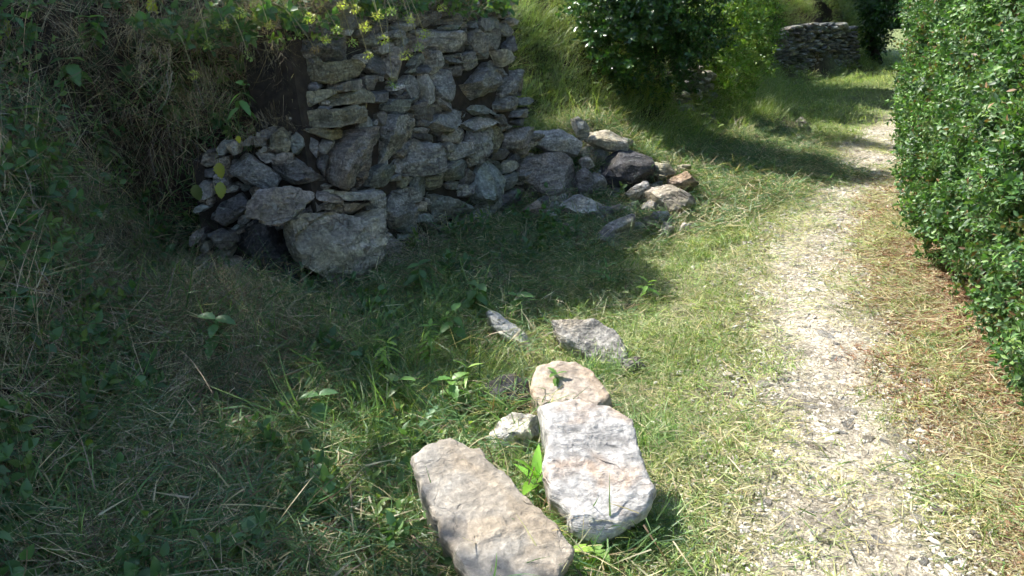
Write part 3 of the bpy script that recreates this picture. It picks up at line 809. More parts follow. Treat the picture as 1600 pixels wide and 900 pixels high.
# ruined stub of wall half hidden by the shrub, and the far wall
def small_wall(name, label, region, a, b, lean, small, maxn, tilt, back, seeds=(), cap=1.2, dist_front=.02, nd=14):
    pl = wall_frame(np.array(a, float), np.array(b, float), math.radians(lean))
    S, tn, outs = fill_and_outline(np.zeros((0, 6)) if not len(seeds) else np.array(seeds), [], np.array(region, float), np.random.default_rng(9), maxn, small, cap=cap, tilt=tilt, nd=nd, joint=.35, step=1.5)
    w = empty(name, a)
    tag(w, label, 'wall')
    for i, o in enumerate(outs):
        W = place_outline(o, pl); c = W.mean(0)
        poly = np.stack([(W - c) @ pl[1], (W - c) @ pl[2]], -1)
        size = math.sqrt(np.ptp(poly[:, 0]) * np.ptp(poly[:, 1]))
        me = rock_mesh('stone', poly, pl[1], pl[2], pl[3], .25 * size + dist_front * random.uniform(.2, 2), back, 700 + i, n=10, amp=.02 * size + .008, planes=5, edge=.9, cut=(.5, .9))
        st = add_ob('stone', me, w, c + pl[3] * random.uniform(-.03, .04) - np.array(w.location))
        set_tone(st, tn[i])
    T = Tris(); n = np.array([pl[3][0], pl[3][1], 0]); n /= np.linalg.norm(n)
    top = max(on_plane(p[0], p[1], pl[0], pl[3])[2] for p in region) - .08
    box_between(T, pl[0] + pl[1] * .05, np.array(b, float) - pl[1] * .25, n, -.3, top - .1, -.1, -.4, (.1, .1, .1))
    if maxn > 100: add_ob('earth_core', T.mesh('earth_core', M_EARTH, False), w, -np.array(w.location))
    return w
g0 = on_ground(1064, 188); g1 = on_ground(1112, 184)
a = np.array([1.55, 7.75, 0.2]); b = np.array([2.02, 8.25, 0.2])
small_wall('ruined_wall', 'short ruined stub of dry stone wall half hidden under the dark shrub', [(1066, 188), (1062, 160), (1076, 118), (1096, 106), (1110, 114), (1112, 150), (1104, 186)], g0 - np.array([.03, .02, 0.0]), np.array([g1[0], g0[1] + .45, g0[2]]), 4, (13, 27), 26, 0, .3)
small_wall('dry_stone_wall', 'far dry stone wall in shade further up the lane, grass on its top', [(1196, 124), (1192, 70), (1206, 52), (1250, 40), (1300, 36), (1340, 44), (1340, 112), (1290, 120)], (4.45, 13.85, 0), (6.55, 15.45, 0), 4, (6.5, 13), 300, 5, .25)

# ------------------------------------------------------------------ scattering
def to_euler(R):
    b = -np.arcsin(np.clip(R[:, 2, 0], -1, 1))
    a = np.arctan2(R[:, 2, 1], R[:, 2, 2]); c = np.arctan2(R[:, 1, 0], R[:, 0, 0])
    return np.stack([a, b, c], -1)

def frames(zd, yaw):
    zd = zd / (np.linalg.norm(zd, axis=1, keepdims=True) + 1e-9)
    ref = np.where(np.abs(zd[:, 2:3]) > .95, np.array([[1.0, 0, 0]]), np.array([[0, 0, 1.0]]))
    x = np.cross(ref, zd); x /= np.linalg.norm(x, axis=1, keepdims=True)
    y = np.cross(zd, x)
    c, s = np.cos(yaw)[:, None], np.sin(yaw)[:, None]
    X_, Y_ = c * x + s * y, -s * x + c * y
    return to_euler(np.stack([X_, Y_, zd], -1))

TPL = {}
def templates(key, meshes):
    coll = bpy.data.collections.new('parts_' + key)
    for k, me in enumerate(meshes):
        o = bpy.data.objects.new('%s_%02d' % (key, k), me)
        coll.objects.link(o)
    TPL[key] = (coll, len(meshes))

def scatter(name, key, P, E, Sc, pick=None, parent=None, label=None, kind='stuff', cat=None):
    coll, nt_ = TPL[key]
    n = len(P)
    org = np.array(parent.location) if parent is not None else np.zeros(3)
    me = bpy.data.meshes.new(name)
    me.vertices.add(n); me.vertices.foreach_set('co', (np.asarray(P) - org).astype(np.float32).ravel())
    a = me.attributes.new('rot', 'FLOAT_VECTOR', 'POINT'); a.data.foreach_set('vector', np.asarray(E, dtype=np.float32).ravel())
    Sc = np.asarray(Sc, dtype=np.float32)
    if Sc.ndim == 1: Sc = np.repeat(Sc[:, None], 3, 1)
    a = me.attributes.new('siz', 'FLOAT_VECTOR', 'POINT'); a.data.foreach_set('vector', Sc.ravel())
    if pick is None: pick = rng.integers(0, nt_, n)
    a = me.attributes.new('pick', 'INT', 'POINT'); a.data.foreach_set('value', np.asarray(pick, dtype=np.int32))
    me.update()
    o = add_ob(name, me, parent)
    ng = bpy.data.node_groups.new('scatter_' + name, 'GeometryNodeTree')
    ng.interface.new_socket('Geometry', in_out='INPUT', socket_type='NodeSocketGeometry')
    ng.interface.new_socket('Geometry', in_out='OUTPUT', socket_type='NodeSocketGeometry')
    N, L = ng.nodes, ng.links
    gi, go = N.new('NodeGroupInput'), N.new('NodeGroupOutput')
    iop = N.new('GeometryNodeInstanceOnPoints'); ci = N.new('GeometryNodeCollectionInfo')
    ci.inputs['Collection'].default_value = coll
    ci.inputs['Separate Children'].default_value = True; ci.inputs['Reset Children'].default_value = True
    iop.inputs['Pick Instance'].default_value = True
    def attr(nm, tp):
        q = N.new('GeometryNodeInputNamedAttribute'); q.data_type = tp; q.inputs['Name'].default_value = nm
        return [s for s in q.outputs if s.name == 'Attribute' and s.enabled][0]
    e2r = N.new('FunctionNodeEulerToRotation')
    L.new(attr('rot', 'FLOAT_VECTOR'), e2r.inputs[0])
    L.new(gi.outputs[0], iop.inputs['Points']); L.new(ci.outputs[0], iop.inputs['Instance'])
    L.new(attr('pick', 'INT'), iop.inputs['Instance Index']); L.new(e2r.outputs[0], iop.inputs['Rotation'])
    L.new(attr('siz', 'FLOAT_VECTOR'), iop.inputs['Scale']); L.new(iop.outputs[0], go.inputs[0])
    md = o.modifiers.new('scatter', 'NODES'); md.node_group = ng
    tag(o, label, cat, None, kind)
    return o

def jit(c, v=.2):
    return np.array(c) * random.uniform(1 - v, 1 + v) * np.array([random.uniform(.9, 1.1), 1, random.uniform(.85, 1.15)])

GR = (.22, .33, .11); GD = (.095, .19, .075); GY = (.47, .49, .25); STR = (.56, .49, .31); BRN = (.2, .145, .09); GRY = (.34, .31, .24)

def tuft(nb, rad, L, w, lean, bend, pal, mat, segs=3):
    T = Tris()
    for _ in range(nb):
        a = random.uniform(0, 2 * PI); r = rad * math.sqrt(random.random())
        l = random.uniform(*L)
        blade(T, (r * math.cos(a), r * math.sin(a), -.005), random.uniform(0, 2 * PI), random.uniform(*lean), l, random.uniform(*w), random.uniform(*bend), jit(random.choice(pal)), segs, random.uniform(-1, 1))
    return T.mesh('tuft', mat)

def litter(nb, rad, L, w, pal, mat, lift=.03, curve=.6, segs=3):
    """cut blades lying every way on the ground"""
    T = Tris()
    for _ in range(nb):
        a = random.uniform(0, 2 * PI); r = rad * math.sqrt(random.random())
        l = random.uniform(*L)
        blade(T, (r * math.cos(a), r * math.sin(a), random.uniform(0, lift)), random.uniform(0, 2 * PI), random.uniform(1.15, 1.6), l, random.uniform(*w), random.uniform(-curve * .4, curve), jit(random.choice(pal)), segs, random.uniform(-2, 2))
    return T.mesh('litter', mat)

templates('short_lit', [tuft(120, .15, (.02, .055), (.002, .004), (.2, 1.1), (.3, 1.4), [GR, GR, GY, (.26, .34, .08)], M_GRASS, 2) for _ in range(6)])
templates('cut_green', [litter(85, .16, (.03, .10), (.002, .0042), [GR, (.3, .36, .12), GY, GY, STR, STR, (.12, .2, .06)], M_GRASS, .025) for _ in range(6)])
templates('cut_straw', [litter(85, .15, (.02, .09), (.0014, .003), [STR, STR, GY, GRY], M_DRY, .012) for _ in range(5)])
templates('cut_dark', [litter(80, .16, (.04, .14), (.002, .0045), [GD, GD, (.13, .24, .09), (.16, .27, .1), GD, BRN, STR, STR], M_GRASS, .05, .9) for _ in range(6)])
templates('long_green', [tuft(38, .14, (.10, .30), (.003, .006), (.1, .9), (.5, 2.0), [GR, GD, (.15, .27, .08), (.26, .38, .15)], M_GRASS, 4) for _ in range(6)])
templates('hay', [litter(60, .22, (.10, .34), (.0013, .0028), [STR, STR, GRY, BRN, BRN, (.3, .25, .15), GD, GD], M_DRY, .08, 1.3, 4) for _ in range(6)])
templates('lush', [tuft(60, .17, (.14, .38), (.0025, .005), (.05, .7), (.3, 1.7), [(.26, .36, .08), (.34, .42, .11), GR, GY], M_GRASS, 4) for _ in range(6)])
templates('dry_tall', [tuft(30, .13, (.2, .5), (.0015, .003), (.1, .7), (.3, 1.5), [STR, GRY, BRN, (.4, .36, .16)], M_DRY, 4) for _ in range(5)])

# hedge sprigs: a twig with alternating leaves
def sprig(nl, L, ll, lw, pal, mat, sp=.9, stem=(.12, .1, .05)):
    T = Tris()
    bend = random.uniform(-.3, .3)
    pts = [np.array([bend * L * t * t, 0.15 * L * math.sin(3 * t), L * t]) for t in np.linspace(0, 1, 4)]
    tube(T, pts, .0016, .0008, stem, 3)
    for i in range(nl):
        t = .12 + .88 * i / (nl - 1)
        b = np.array([bend * L * t * t, .15 * L * math.sin(3 * t), L * t])
        a = i * 2.4 + random.uniform(-.4, .4)
        tip = (i >= nl - 2)
        el = random.uniform(.1, .8) + (.6 if tip else 0)
        d = np.array([math.cos(a) * math.cos(el), math.sin(a) * math.cos(el), math.sin(el)])
        up = np.array([0, 0, 1.0]) - d * d[2] + np.random.normal(size=3) * .2
        leaf(T, b, d, up, ll * random.uniform(.7, 1.15), lw * random.uniform(.8, 1.1), jit(random.choice(pal), .15), .3, random.uniform(0, .35), k=3)
    return T.mesh('sprig', mat)
np.random.seed(3)
HG = [(.062, .14, .042), (.085, .175, .052), (.052, .115, .04), (.14, .25, .07)]
HG2 = [(.14, .26, .07), (.2, .32, .09), (.1, .2, .055)]
HG3 = [(.062, .14, .042), (.085, .175, .052), (.2, .13, .06), (.16, .2, .06)]
def spray(ns, nl, L, ll, lw, pal, mat, rad):
    """several twigs fanning out of one branch end"""
    T = Tris()
    for _ in range(ns):
        ax = np.array([random.gauss(0, .55), random.gauss(0, .55), 1.0]); ax /= np.linalg.norm(ax)
        u = np.cross(ax, [0.2, 1, 0.1]); u /= np.linalg.norm(u); w = np.cross(ax, u)
        o = np.array([random.uniform(-rad, rad), random.uniform(-rad, rad), random.uniform(-.04, .01)])
        tube(T, [o, o + ax * L * .5, o + ax * L], .0016, .0008, (.12, .1, .05), 3)
        for i in range(nl):
            t = .1 + .9 * i / (nl - 1); a = i * 2.4 + random.uniform(-.4, .4)
            el = random.uniform(.1, .8) + (.6 if i >= nl - 2 else 0)
            d = (u * math.cos(a) + w * math.sin(a)) * math.cos(el) + ax * math.sin(el)
            leaf(T, o + ax * L * t, d, ax + np.random.normal(size=3) * .25, ll * random.uniform(.65, 1.15), lw * random.uniform(.8, 1.1), jit(random.choice(pal), .15), .3, random.uniform(0, .35), k=2 if i % 2 else 3)
    return T.mesh('sprig', mat)
templates('brown_litter', [litter(85, .14, (.012, .05), (.002, .006), [(.3, .16, .09), (.22, .12, .07), (.38, .24, .14), STR], M_DRY, .012) for _ in range(4)])
templates('hedge_sprig', [spray(5, 10, .075, .034, .018, HG, M_HEDGE, .06) for _ in range(6)] + [spray(5, 9, .09, .03, .015, HG2, M_HEDGE, .05) for _ in range(2)] + [spray(4, 10, .08, .032, .017, HG3, M_HEDGE, .06)])
SG = [(.035, .09, .025), (.05, .12, .03), (.04, .1, .025), (.09, .19, .05)]
templates('shrub_sprig', [sprig(10, .11, .045, .024, SG, M_SHRUB) for _ in range(6)])
LG = [(.16, .28, .06), (.12, .24, .06), (.24, .34, .1)]
templates('light_sprig', [sprig(11, .12, .04, .018, LG, M_BROAD) for _ in range(6)])
SV = [(.22, .27, .24), (.28, .33, .3), (.16, .21, .18)]
templates('silver_sprig', [sprig(14, .3, .1, .035, SV, M_BROAD) for _ in range(4)])
WG = [(.085, .175, .07), (.11, .22, .08), (.075, .15, .065)]
templates('weed_sprig', [sprig(10, .13, .046, .028, WG, M_BROAD) for _ in range(4)] + [sprig(12, .12, .035, .02, [(.12, .2, .06), (.16, .26, .07)], M_BROAD) for _ in range(3)])

def sample(n, x0, x1, y0, y1, dens):
    x = rng.uniform(x0, x1, n); y = rng.uniform(y0, y1, n)
    z = height(x, y)
    e = .02
    gx_ = (height(x + e, y) - z) / e; gy_ = (height(x, y + e) - z) / e
    nrm = np.stack([-gx_, -gy_, np.ones(n)], -1)
    l = np.linalg.norm(nrm, axis=1)
    s, H, W = foot_dist(x, y)
    p = dens(x, y, z, s) * np.minimum(l, 4) * (1 - .9 * hollow(x, y)) * (1 - .8 * np.exp(-(((x - .75) / .62) ** 2 + ((y - 6.0) / .38) ** 2)))
    # nothing grows in front of the camera lens or inside the wall stones
    k = rng.random(n) < p
    rel = np.stack([x, y, z], -1)
    return np.stack([x, y, z], -1)[k], (nrm / l[:, None])[k], s[k]

def stands(P, nrm, up=.6, sc=(.7, 1.3), tiltamt=.25):
    n = len(P)
    zd = nrm * (1 - up) + np.array([0, 0, 1.0]) * up + rng.normal(0, tiltamt, (n, 3))
    return frames(zd, rng.uniform(0, 2 * PI, n)), rng.uniform(*sc, n)

def pdist(x, y): return np.abs(x - interp_x(PATH_C, y))
def hdist(x, y): return interp_x(HEDGE_F, y) - x
def nz2(x, y, sc, s): return fbm2(x, y, sc, s, 3)
def behind_wall(x, y):
    """1 in the strip taken by the big wall's stones"""
    u = (x - A0[0]) * nA[0] + (y - A0[1]) * nA[1]
    t = (x - A0[0]) * PL_A[1][0] + (y - A0[1]) * PL_A[1][1]
    ub = (x - A0[0]) * nB[0] + (y - A0[1]) * nB[1]
    tb = (x - B0[0]) * PL_B[1][0] + (y - B0[1]) * PL_B[1][1]
    return ((u < .03) & (u > -.42) & (t > -.1) & (t < 2.0)) | ((ub < .05) & (ub > -.4) & (tb > .3) & (tb < 1.0))

# verge turf, lit and shaded, getting sparser on the track
def d_turf(x, y, z, s):
    pw = sstep(.1, .65, pdist(x, y) + .45 * nz2(x, y, .35, 41))
    hw = sstep(.2, .95, hdist(x, y) + .4 * nz2(x, y, .4, 42))
    b = sstep(.1, -.25, s)
    patch = sstep(-.35, .15, nz2(x, y, .35, 43))
    return (.02 + .98 * pw) * (.04 + .96 * hw) * b * (.35 + .65 * patch) * (hdist(x, y) > -.05) * ~behind_wall(x, y)
P, nr, s = sample(7000, -1.7, 4.2, 0.9, 8, d_turf); E, Sc = stands(P, nr, .7, (.7, 1.4))
scatter('turf_grass', 'short_lit', P, E, Sc, label='short green turf growing on both verges of the path', cat='grass')
P, nr, s = sample(5000, 0, 10, 8, 20, d_turf); E, Sc = stands(P, nr, .7, (1.3, 2.4))
scatter('far_turf_grass', 'short_lit', P, E, Sc, label='short green turf covering the lane further up', cat='grass')
def d_cut(x, y, z, s):
    pw = sstep(.1, .55, pdist(x, y) + .3 * nz2(x, y, .3, 44))
    return (.07 + .93 * pw + .3 * sstep(.05, .3, nz2(x, y, .25, 57))) * sstep(.05, -.3, s) * (.2 + .8 * sstep(-.3, .2, nz2(x, y, .3, 45))) * (hdist(x, y) > .05) * (pdist(x, y) < 1.6) * ~behind_wall(x, y)
P, nr, s = sample(5200, -1.2, 4.2, .9, 9, d_cut); E, Sc = stands(P, nr, .2, (.7, 1.3), .12)
scatter('grass_clippings', 'cut_green', P, E, Sc, label='fresh grass clippings strewn over the sunny verge', cat='clippings')
def d_straw(x, y, z, s):
    hw = sstep(.8, .1, hdist(x, y))
    return np.clip(.3 + .45 * sstep(.0, .3, nz2(x, y, .4, 46)) + .6 * hw, 0, 1) * sstep(.0, -.4, s) * (hdist(x, y) > -.1) * (.35 + .65 * sstep(.1, .45, pdist(x, y))) * ~behind_wall(x, y)
P, nr, s = sample(4800, -.4, 4.2, .9, 9, d_straw); E, Sc = stands(P, nr, .2, (.6, 1.2), .1)
scatter('straw_litter', 'cut_straw', P, E, Sc, label='dry straw litter on the verges and under the hedge', cat='straw')
def d_brown(x, y, z, s): return sstep(.55, .15, hdist(x, y) + .3 * nz2(x, y, .4, 58)) * (hdist(x, y) > -.3) * sstep(7.5, 4.5, y)
P, nr, s = sample(9000, .8, 4.2, .9, 7.5, d_brown); E, Sc = stands(P, nr, .2, (.7, 1.2), .1)
scatter('hedge_clippings', 'brown_litter', P, E, Sc, label='reddish brown dead clippings lying at the foot of the hedge', cat='clippings')
P, nr, s = sample(1500, -2.2, -.4, 2.4, 3.9, lambda x, y, z, s: mound(x, y) ** .7); E, Sc = stands(P + nr * .02, nr, .0, (.5, .95), .3)
scatter('hay_mound', 'hay', P, E, Sc, label='mound of brown cut hay heaped at the foot of the left bank', cat='hay')
P, nr, s = sample(1400, -2.2, -.4, 2.2, 3.9, lambda x, y, z, s: mound(x, y)); E, Sc = stands(P, nr, .1, (.8, 1.3), .2)
scatter('mound_litter', 'brown_litter', P, E, Sc, label='crumbled reddish brown dead litter on the mound of hay', cat='litter')
# the shaded foot of the bank
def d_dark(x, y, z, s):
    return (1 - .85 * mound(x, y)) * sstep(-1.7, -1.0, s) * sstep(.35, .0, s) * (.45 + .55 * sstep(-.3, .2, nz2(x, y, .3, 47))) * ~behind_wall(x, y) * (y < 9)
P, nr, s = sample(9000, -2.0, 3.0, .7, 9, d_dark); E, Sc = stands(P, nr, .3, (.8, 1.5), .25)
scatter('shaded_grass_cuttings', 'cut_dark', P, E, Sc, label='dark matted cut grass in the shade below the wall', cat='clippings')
def d_long(x, y, z, s):
    near = sstep(-1.25, -.6, s) * sstep(.5, .1, s)
    low = (y < 3.7)
    return (near * low * .5 * sstep(-.2, .25, nz2(x, y, .35, 48)) + .10 * near + .25 * (s > .1) * sstep(0, .35, nz2(x, y, .5, 49)) * (s < 1.6)) * ~behind_wall(x, y)
P, nr, s = sample(4500, -3.2, 2.2, .7, 8, d_long); E, Sc = stands(P, nr, .7, (.6, 1.1), .3)
scatter('long_shade_grass', 'long_green', P, E, Sc, label='long arching green grass below and on the shaded bank', cat='grass')
q_ = on_ground(672, 610)[:2]
def d_sun(x, y, z, s): return np.exp(-(((x - q_[0]) / .3) ** 2 + ((y - q_[1]) / .35) ** 2)) * .9
P, nr, s = sample(700, -1.2, .8, 2, 4.2, d_sun); E, Sc = stands(P, nr, .8, (.6, 1.0), .3)
scatter('sunlit_long_grass', 'lush', P, E, Sc * .8, label='sunlit clump of long bright grass left of the black boulder', cat='grass')
sl = [on_ground(*p)[:2] for p in [(650, 800), (690, 880), (740, 740), (930, 850), (1010, 830), (1000, 690), (960, 590), (640, 700), (820, 790), (870, 820)]]
def d_rim(x, y, z, s): return np.clip(sum(np.exp(-((x - a) ** 2 + (y - b) ** 2) / .1 ** 2) for a, b in sl), 0, 1)
P, nr, s = sample(1500, -.8, .9, 1.6, 3.8, d_rim); E, Sc = stands(P, nr, .8, (.4, .8), .3)
scatter('rock_side_grass', 'long_green', P, E, Sc, label='grass growing up along the sides of the foreground slabs', cat='grass')
wq = [on_ground(*p)[:2] for p in [(630, 560), (690, 560), (720, 660), (640, 640), (660, 520), (740, 500), (600, 700), (560, 600), (690, 470)]]
def d_among(x, y, z, s): return np.clip(sum(np.exp(-((x - a) ** 2 + (y - b) ** 2) / .15 ** 2) for a, b in wq), 0, 1)
P, nr, s = sample(2600, -1.1, .6, 2.2, 5.0, d_among); E, Sc = stands(P, nr, .8, (.35, .8), .35)
scatter('foreground_weeds', 'light_sprig', P, E, Sc, label='leafy green weeds growing behind and between the foreground stones', cat='weeds')
P, nr, s = sample(1300, -1.1, .6, 2.2, 5.0, d_among); E, Sc = stands(P, nr, .8, (.6, 1.15), .35)
scatter('foreground_long_grass', 'long_green', P, E, Sc, label='long arching grass among the weeds behind the foreground stones', cat='grass')
gs = on_ground(1090, 196)[:2]
def d_stub(x, y, z, s): return np.exp(-(((x - gs[0]) / .45) ** 2 + ((y - gs[1] - .1) / .3) ** 2)) * .8
P, nr, s = sample(900, .8, 3, 6.6, 9, d_stub); E, Sc = stands(P, nr, .8, (.7, 1.4), .3)
scatter('stub_weeds', 'light_sprig', P, E, Sc, label='green weeds crowding the foot of the ruined stub of wall', cat='weeds')
# hay on the bank
def d_hay(x, y, z, s):
    return (sstep(-.75, -.1, s) * sstep(2.2, 1.4, s) * (.2 + .6 * sstep(-.2, .25, nz2(x, y, .4, 50)))) * ~behind_wall(x, y) * (y < 6.6)
P, nr, s = sample(5500, -3.6, 1.0, .5, 6.6, d_hay); E, Sc = stands(P + nr * .01, nr, .0, (.7, 1.2), .3)
scatter('hay', 'hay', P, E, Sc, label='raked dry hay hanging over the left bank', cat='hay')
def d_tall(x, y, z, s):
    return ((s > .75) * (s < 2.4) * (.3 + .5 * sstep(-.2, .2, nz2(x, y, .5, 51)))) * (y < 6.8) * ~behind_wall(x, y)
P, nr, s = sample(2200, -4.2, .8, .5, 6.8, d_tall)
zd = nr * .5 + np.array([.45, -.3, .5]) + rng.normal(0, .3, nr.shape)
scatter('dry_bank_grass', 'dry_tall', P, frames(zd, rng.uniform(0, 6.28, len(P))), rng.uniform(.8, 1.3, len(P)), label='dry brown grass leaning over the crest of the bank', cat='grass')
def d_lush(x, y, z, s):
    a = (y > 5.9) * (s > -.1) * (s < 3.2) * (.55 + .45 * sstep(-.3, .2, nz2(x, y, .5, 52)))
    return a * ~behind_wall(x, y) * (y < 16)
P, nr, s = sample(8500, -1.8, 7.0, 5.9, 17, d_lush)
zd = nr * .6 + np.array([0.1, -.1, .6]) + rng.normal(0, .22, nr.shape)
scatter('lush_bank_grass', 'lush', P, frames(zd, rng.uniform(0, 6.28, len(P))), rng.uniform(.6, 1.1, len(P)), label='tall yellow-green grass on the sunny bank beyond the wall', cat='grass')
# weeds with small leaves on the left bank
def d_weed(x, y, z, s):
    return (1 - .9 * mound(x, y)) * ((s > .05) * (s < 1.8) * sstep(-.15, .25, nz2(x, y, .45, 53)) * (.5 + .5 * (s > .5)) + (s > -1.0) * (s < .2) * sstep(.0, .3, nz2(x, y, .3, 54)) * .4) * ~behind_wall(x, y) * (y < 6)
P, nr, s = sample(13000, -3.4, .8, .7, 6, d_weed)
zd = nr * .9 + np.array([0.1, -.1, .4]) + rng.normal(0, .3, nr.shape)
scatter('bank_weeds', 'weed_sprig', P, frames(zd, rng.uniform(0, 6.28, len(P))), rng.uniform(.6, 1.3, len(P)), label='low leafy weeds growing through the hay of the bank', cat='weeds')
# grass and weeds hanging from the top of the wall
n = 200
t = rng.uniform(-.1, 1.95, n); back = rng.uniform(-.35, .03, n)
P = A0 + PL_A[1] * t[:, None] + nA * (back - .13)[:, None]; P[:, 2] = 1.44 + rng.uniform(-.02, .08, n)
P2 = B0 + PL_B[1] * rng.uniform(.1, 1, 90)[:, None] + nB * rng.uniform(-.4, -.1, 90)[:, None]; P2[:, 2] = 1.3 + rng.uniform(0, .12, 90)
P = np.vstack([P, P2]); zd = np.tile(nA * .75 + np.array([0, -.15, .25]), (len(P), 1)) + rng.normal(0, .3, (len(P), 3))
scatter('wall_top_grass', 'dry_tall', P, frames(zd, rng.uniform(0, 6.28, len(P))), rng.uniform(.3, .65, len(P)), label='dry grass overhanging the top of the tall stone wall', cat='grass')
n = 45
Pr = B0 + PL_B[1] * rng.uniform(.1, .85, n)[:, None] + nB * rng.uniform(-.22, .0, n)[:, None]; Pr[:, 2] = rng.uniform(.8, 1.4, n)
zr = np.tile(nB * .25 + np.array([0, 0, -1.0]), (n, 1)) + rng.normal(0, .22, (n, 3))
scatter('hanging_roots', 'dry_tall', Pr, frames(zr, rng.uniform(0, 6.28, n)), rng.uniform(.35, .75, n), label='dry roots and dead stems hanging in the dark recess left of the wall', cat='roots')
k = rng.random(len(P)) < .8
scatter('wall_top_weeds', 'weed_sprig', P[k], frames(zd[k], rng.uniform(0, 6.28, k.sum())), rng.uniform(.8, 1.4, k.sum()), label='green weeds growing on top of the tall stone wall', cat='weeds')

# ------------------------------------------------------------------ hedge
def hedge_pts(n, y0, y1, zmax, depth):
    y = rng.uniform(y0, y1, n); z = rng.uniform(.04, zmax, n)
    x = interp_x(HEDGE_F, y); e = .05
    dx = (interp_x(HEDGE_F, y + e) - x) / e
    nrm = np.stack([-np.ones(n), dx, np.zeros(n)], -1); nrm /= np.linalg.norm(nrm, axis=1, keepdims=True)
    p3 = np.stack([x, y, z], -1)
    lump = .2 * fbm(p3 / .42, 61, 3) + .07 * fbm(p3 / .13, 62, 2)
    bulge = .10 * sstep(.0, .5, z) - .05
    dd = depth * rng.random(n) ** 1.6
    keep = rng.random(n) < (.22 + .95 * sstep(-.25, .15, fbm(p3 / .24, 63, 2)))
    keep &= ~((z < .22) & (rng.random(n) < .6))
    P = p3 + nrm * (lump + bulge - dd)[:, None]
    P[:, 2] += height(x, y)
    zd = nrm * .8 + np.array([0, 0, .45]) + rng.normal(0, .45, (n, 3))
    return P[keep], zd[keep]
hedge = empty('hedge', (2.6, 4.2, 0))
tag(hedge, 'long clipped green hedge lining the right side of the path', 'hedge')
for (n, y0, y1, zm, dp, sc) in ((5200, .9, 5.2, 2.5, .2, (.75, 1.2)), (3600, 5.2, 9.5, 2.5, .22, (.9, 1.35)), (3200, 9.5, 17.5, 2.6, .3, (1.2, 1.8))):
    P, zd = hedge_pts(n, y0, y1, zm, dp)
    scatter('foliage', 'hedge_sprig', P, frames(zd, rng.uniform(0, 6.28, len(P))), rng.uniform(*sc, len(P)), parent=hedge)
# solid core coloured near black as the shade inside the hedge, and the stems
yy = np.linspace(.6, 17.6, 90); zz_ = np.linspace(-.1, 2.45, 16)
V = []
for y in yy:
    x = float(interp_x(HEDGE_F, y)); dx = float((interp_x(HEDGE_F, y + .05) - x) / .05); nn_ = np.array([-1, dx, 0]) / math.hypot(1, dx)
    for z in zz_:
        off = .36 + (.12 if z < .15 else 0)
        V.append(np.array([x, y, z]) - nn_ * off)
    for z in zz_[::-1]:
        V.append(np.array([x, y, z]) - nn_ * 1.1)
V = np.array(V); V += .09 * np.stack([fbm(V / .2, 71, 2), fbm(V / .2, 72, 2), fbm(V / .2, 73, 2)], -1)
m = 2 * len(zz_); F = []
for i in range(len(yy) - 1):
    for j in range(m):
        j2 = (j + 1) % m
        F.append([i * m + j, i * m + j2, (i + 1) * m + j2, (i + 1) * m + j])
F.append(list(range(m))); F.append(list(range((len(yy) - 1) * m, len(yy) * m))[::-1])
M_INNER = mat_plain('shade_core', (.018, .028, .012), .9)
add_ob('shade_core', make_mesh('shade_core', V, F, M_INNER, False), hedge, -np.array(hedge.location))
T = Tris()
for i in range(60):
    y = rng.uniform(1.2, 8); x = float(interp_x(HEDGE_F, y)) + rng.uniform(.08, .3)
    z0 = hat(x, y)
    p = [np.array([x, y, z0 - .05])]
    for q in range(4): p.append(p[-1] + np.array([rng.normal(-.01, .04), rng.normal(0, .05), .18]))
    tube(T, p, .011, .004, (.1, .08, .05), 5)
tag(add_ob('stems', T.mesh('stems', M_BARK), hedge, -np.array(hedge.location)), kind='stuff')

# ------------------------------------------------------------------ shrubs and trees
def crown(name, key, parent, c, r, n, sc, seed, part='foliage', gap=.12):
    d = rng.normal(size=(n, 3)); d /= np.linalg.norm(d, axis=1, keepdims=True)
    rad = rng.random(n) ** .45
    lump = 1 + .28 * fbm(d * 2.2 + seed, 81, 3)
    P = np.array(c) + d * np.array(r) * (rad * lump)[:, None]
    k = fbm(P / (np.mean(r) * .38) + seed, 82, 2) > -gap
    k &= P[:, 2] > height(P[:, 0], P[:, 1]) + .03
    P, d = P[k], d[k]
    zd = d + np.array([0, 0, .3]) + rng.normal(0, .5, d.shape)
    return scatter(part, key, P, frames(zd, rng.uniform(0, 6.28, len(P))), rng.uniform(*sc, len(P)), parent=parent)

def limbs(parent, base, c, r, nl, r0, name='limb'):
    base, c = np.array(base), np.array(c)
    T = Tris(); p = [base + (c - base) * t + rng.normal(0, .03, 3) * (t > 0) * np.linalg.norm(c - base) for t in np.linspace(0, 1, 6)]
    tube(T, p, r0, r0 * .5, (.1, .08, .06), 10)
    add_ob('trunk', T.mesh('trunk', M_BARK), parent, -np.array(parent.location))
    for k in range(nl):
        a = rng.uniform(0, 2 * PI); s0 = p[2 + k % 4]
        e = c + np.array([math.cos(a) * r[0] * .8, math.sin(a) * r[1] * .8, rng.uniform(-.3, .7) * r[2]])
        T = Tris(); q = [s0 + (e - s0) * t + rng.normal(0, .04, 3) * np.linalg.norm(e - s0) * (0 < t < 1) for t in np.linspace(0, 1, 5)]
        tube(T, q, r0 * .45, r0 * .1, (.1, .08, .06), 6)
        add_ob(name, T.mesh(name, M_BARK), parent, -np.array(parent.location))

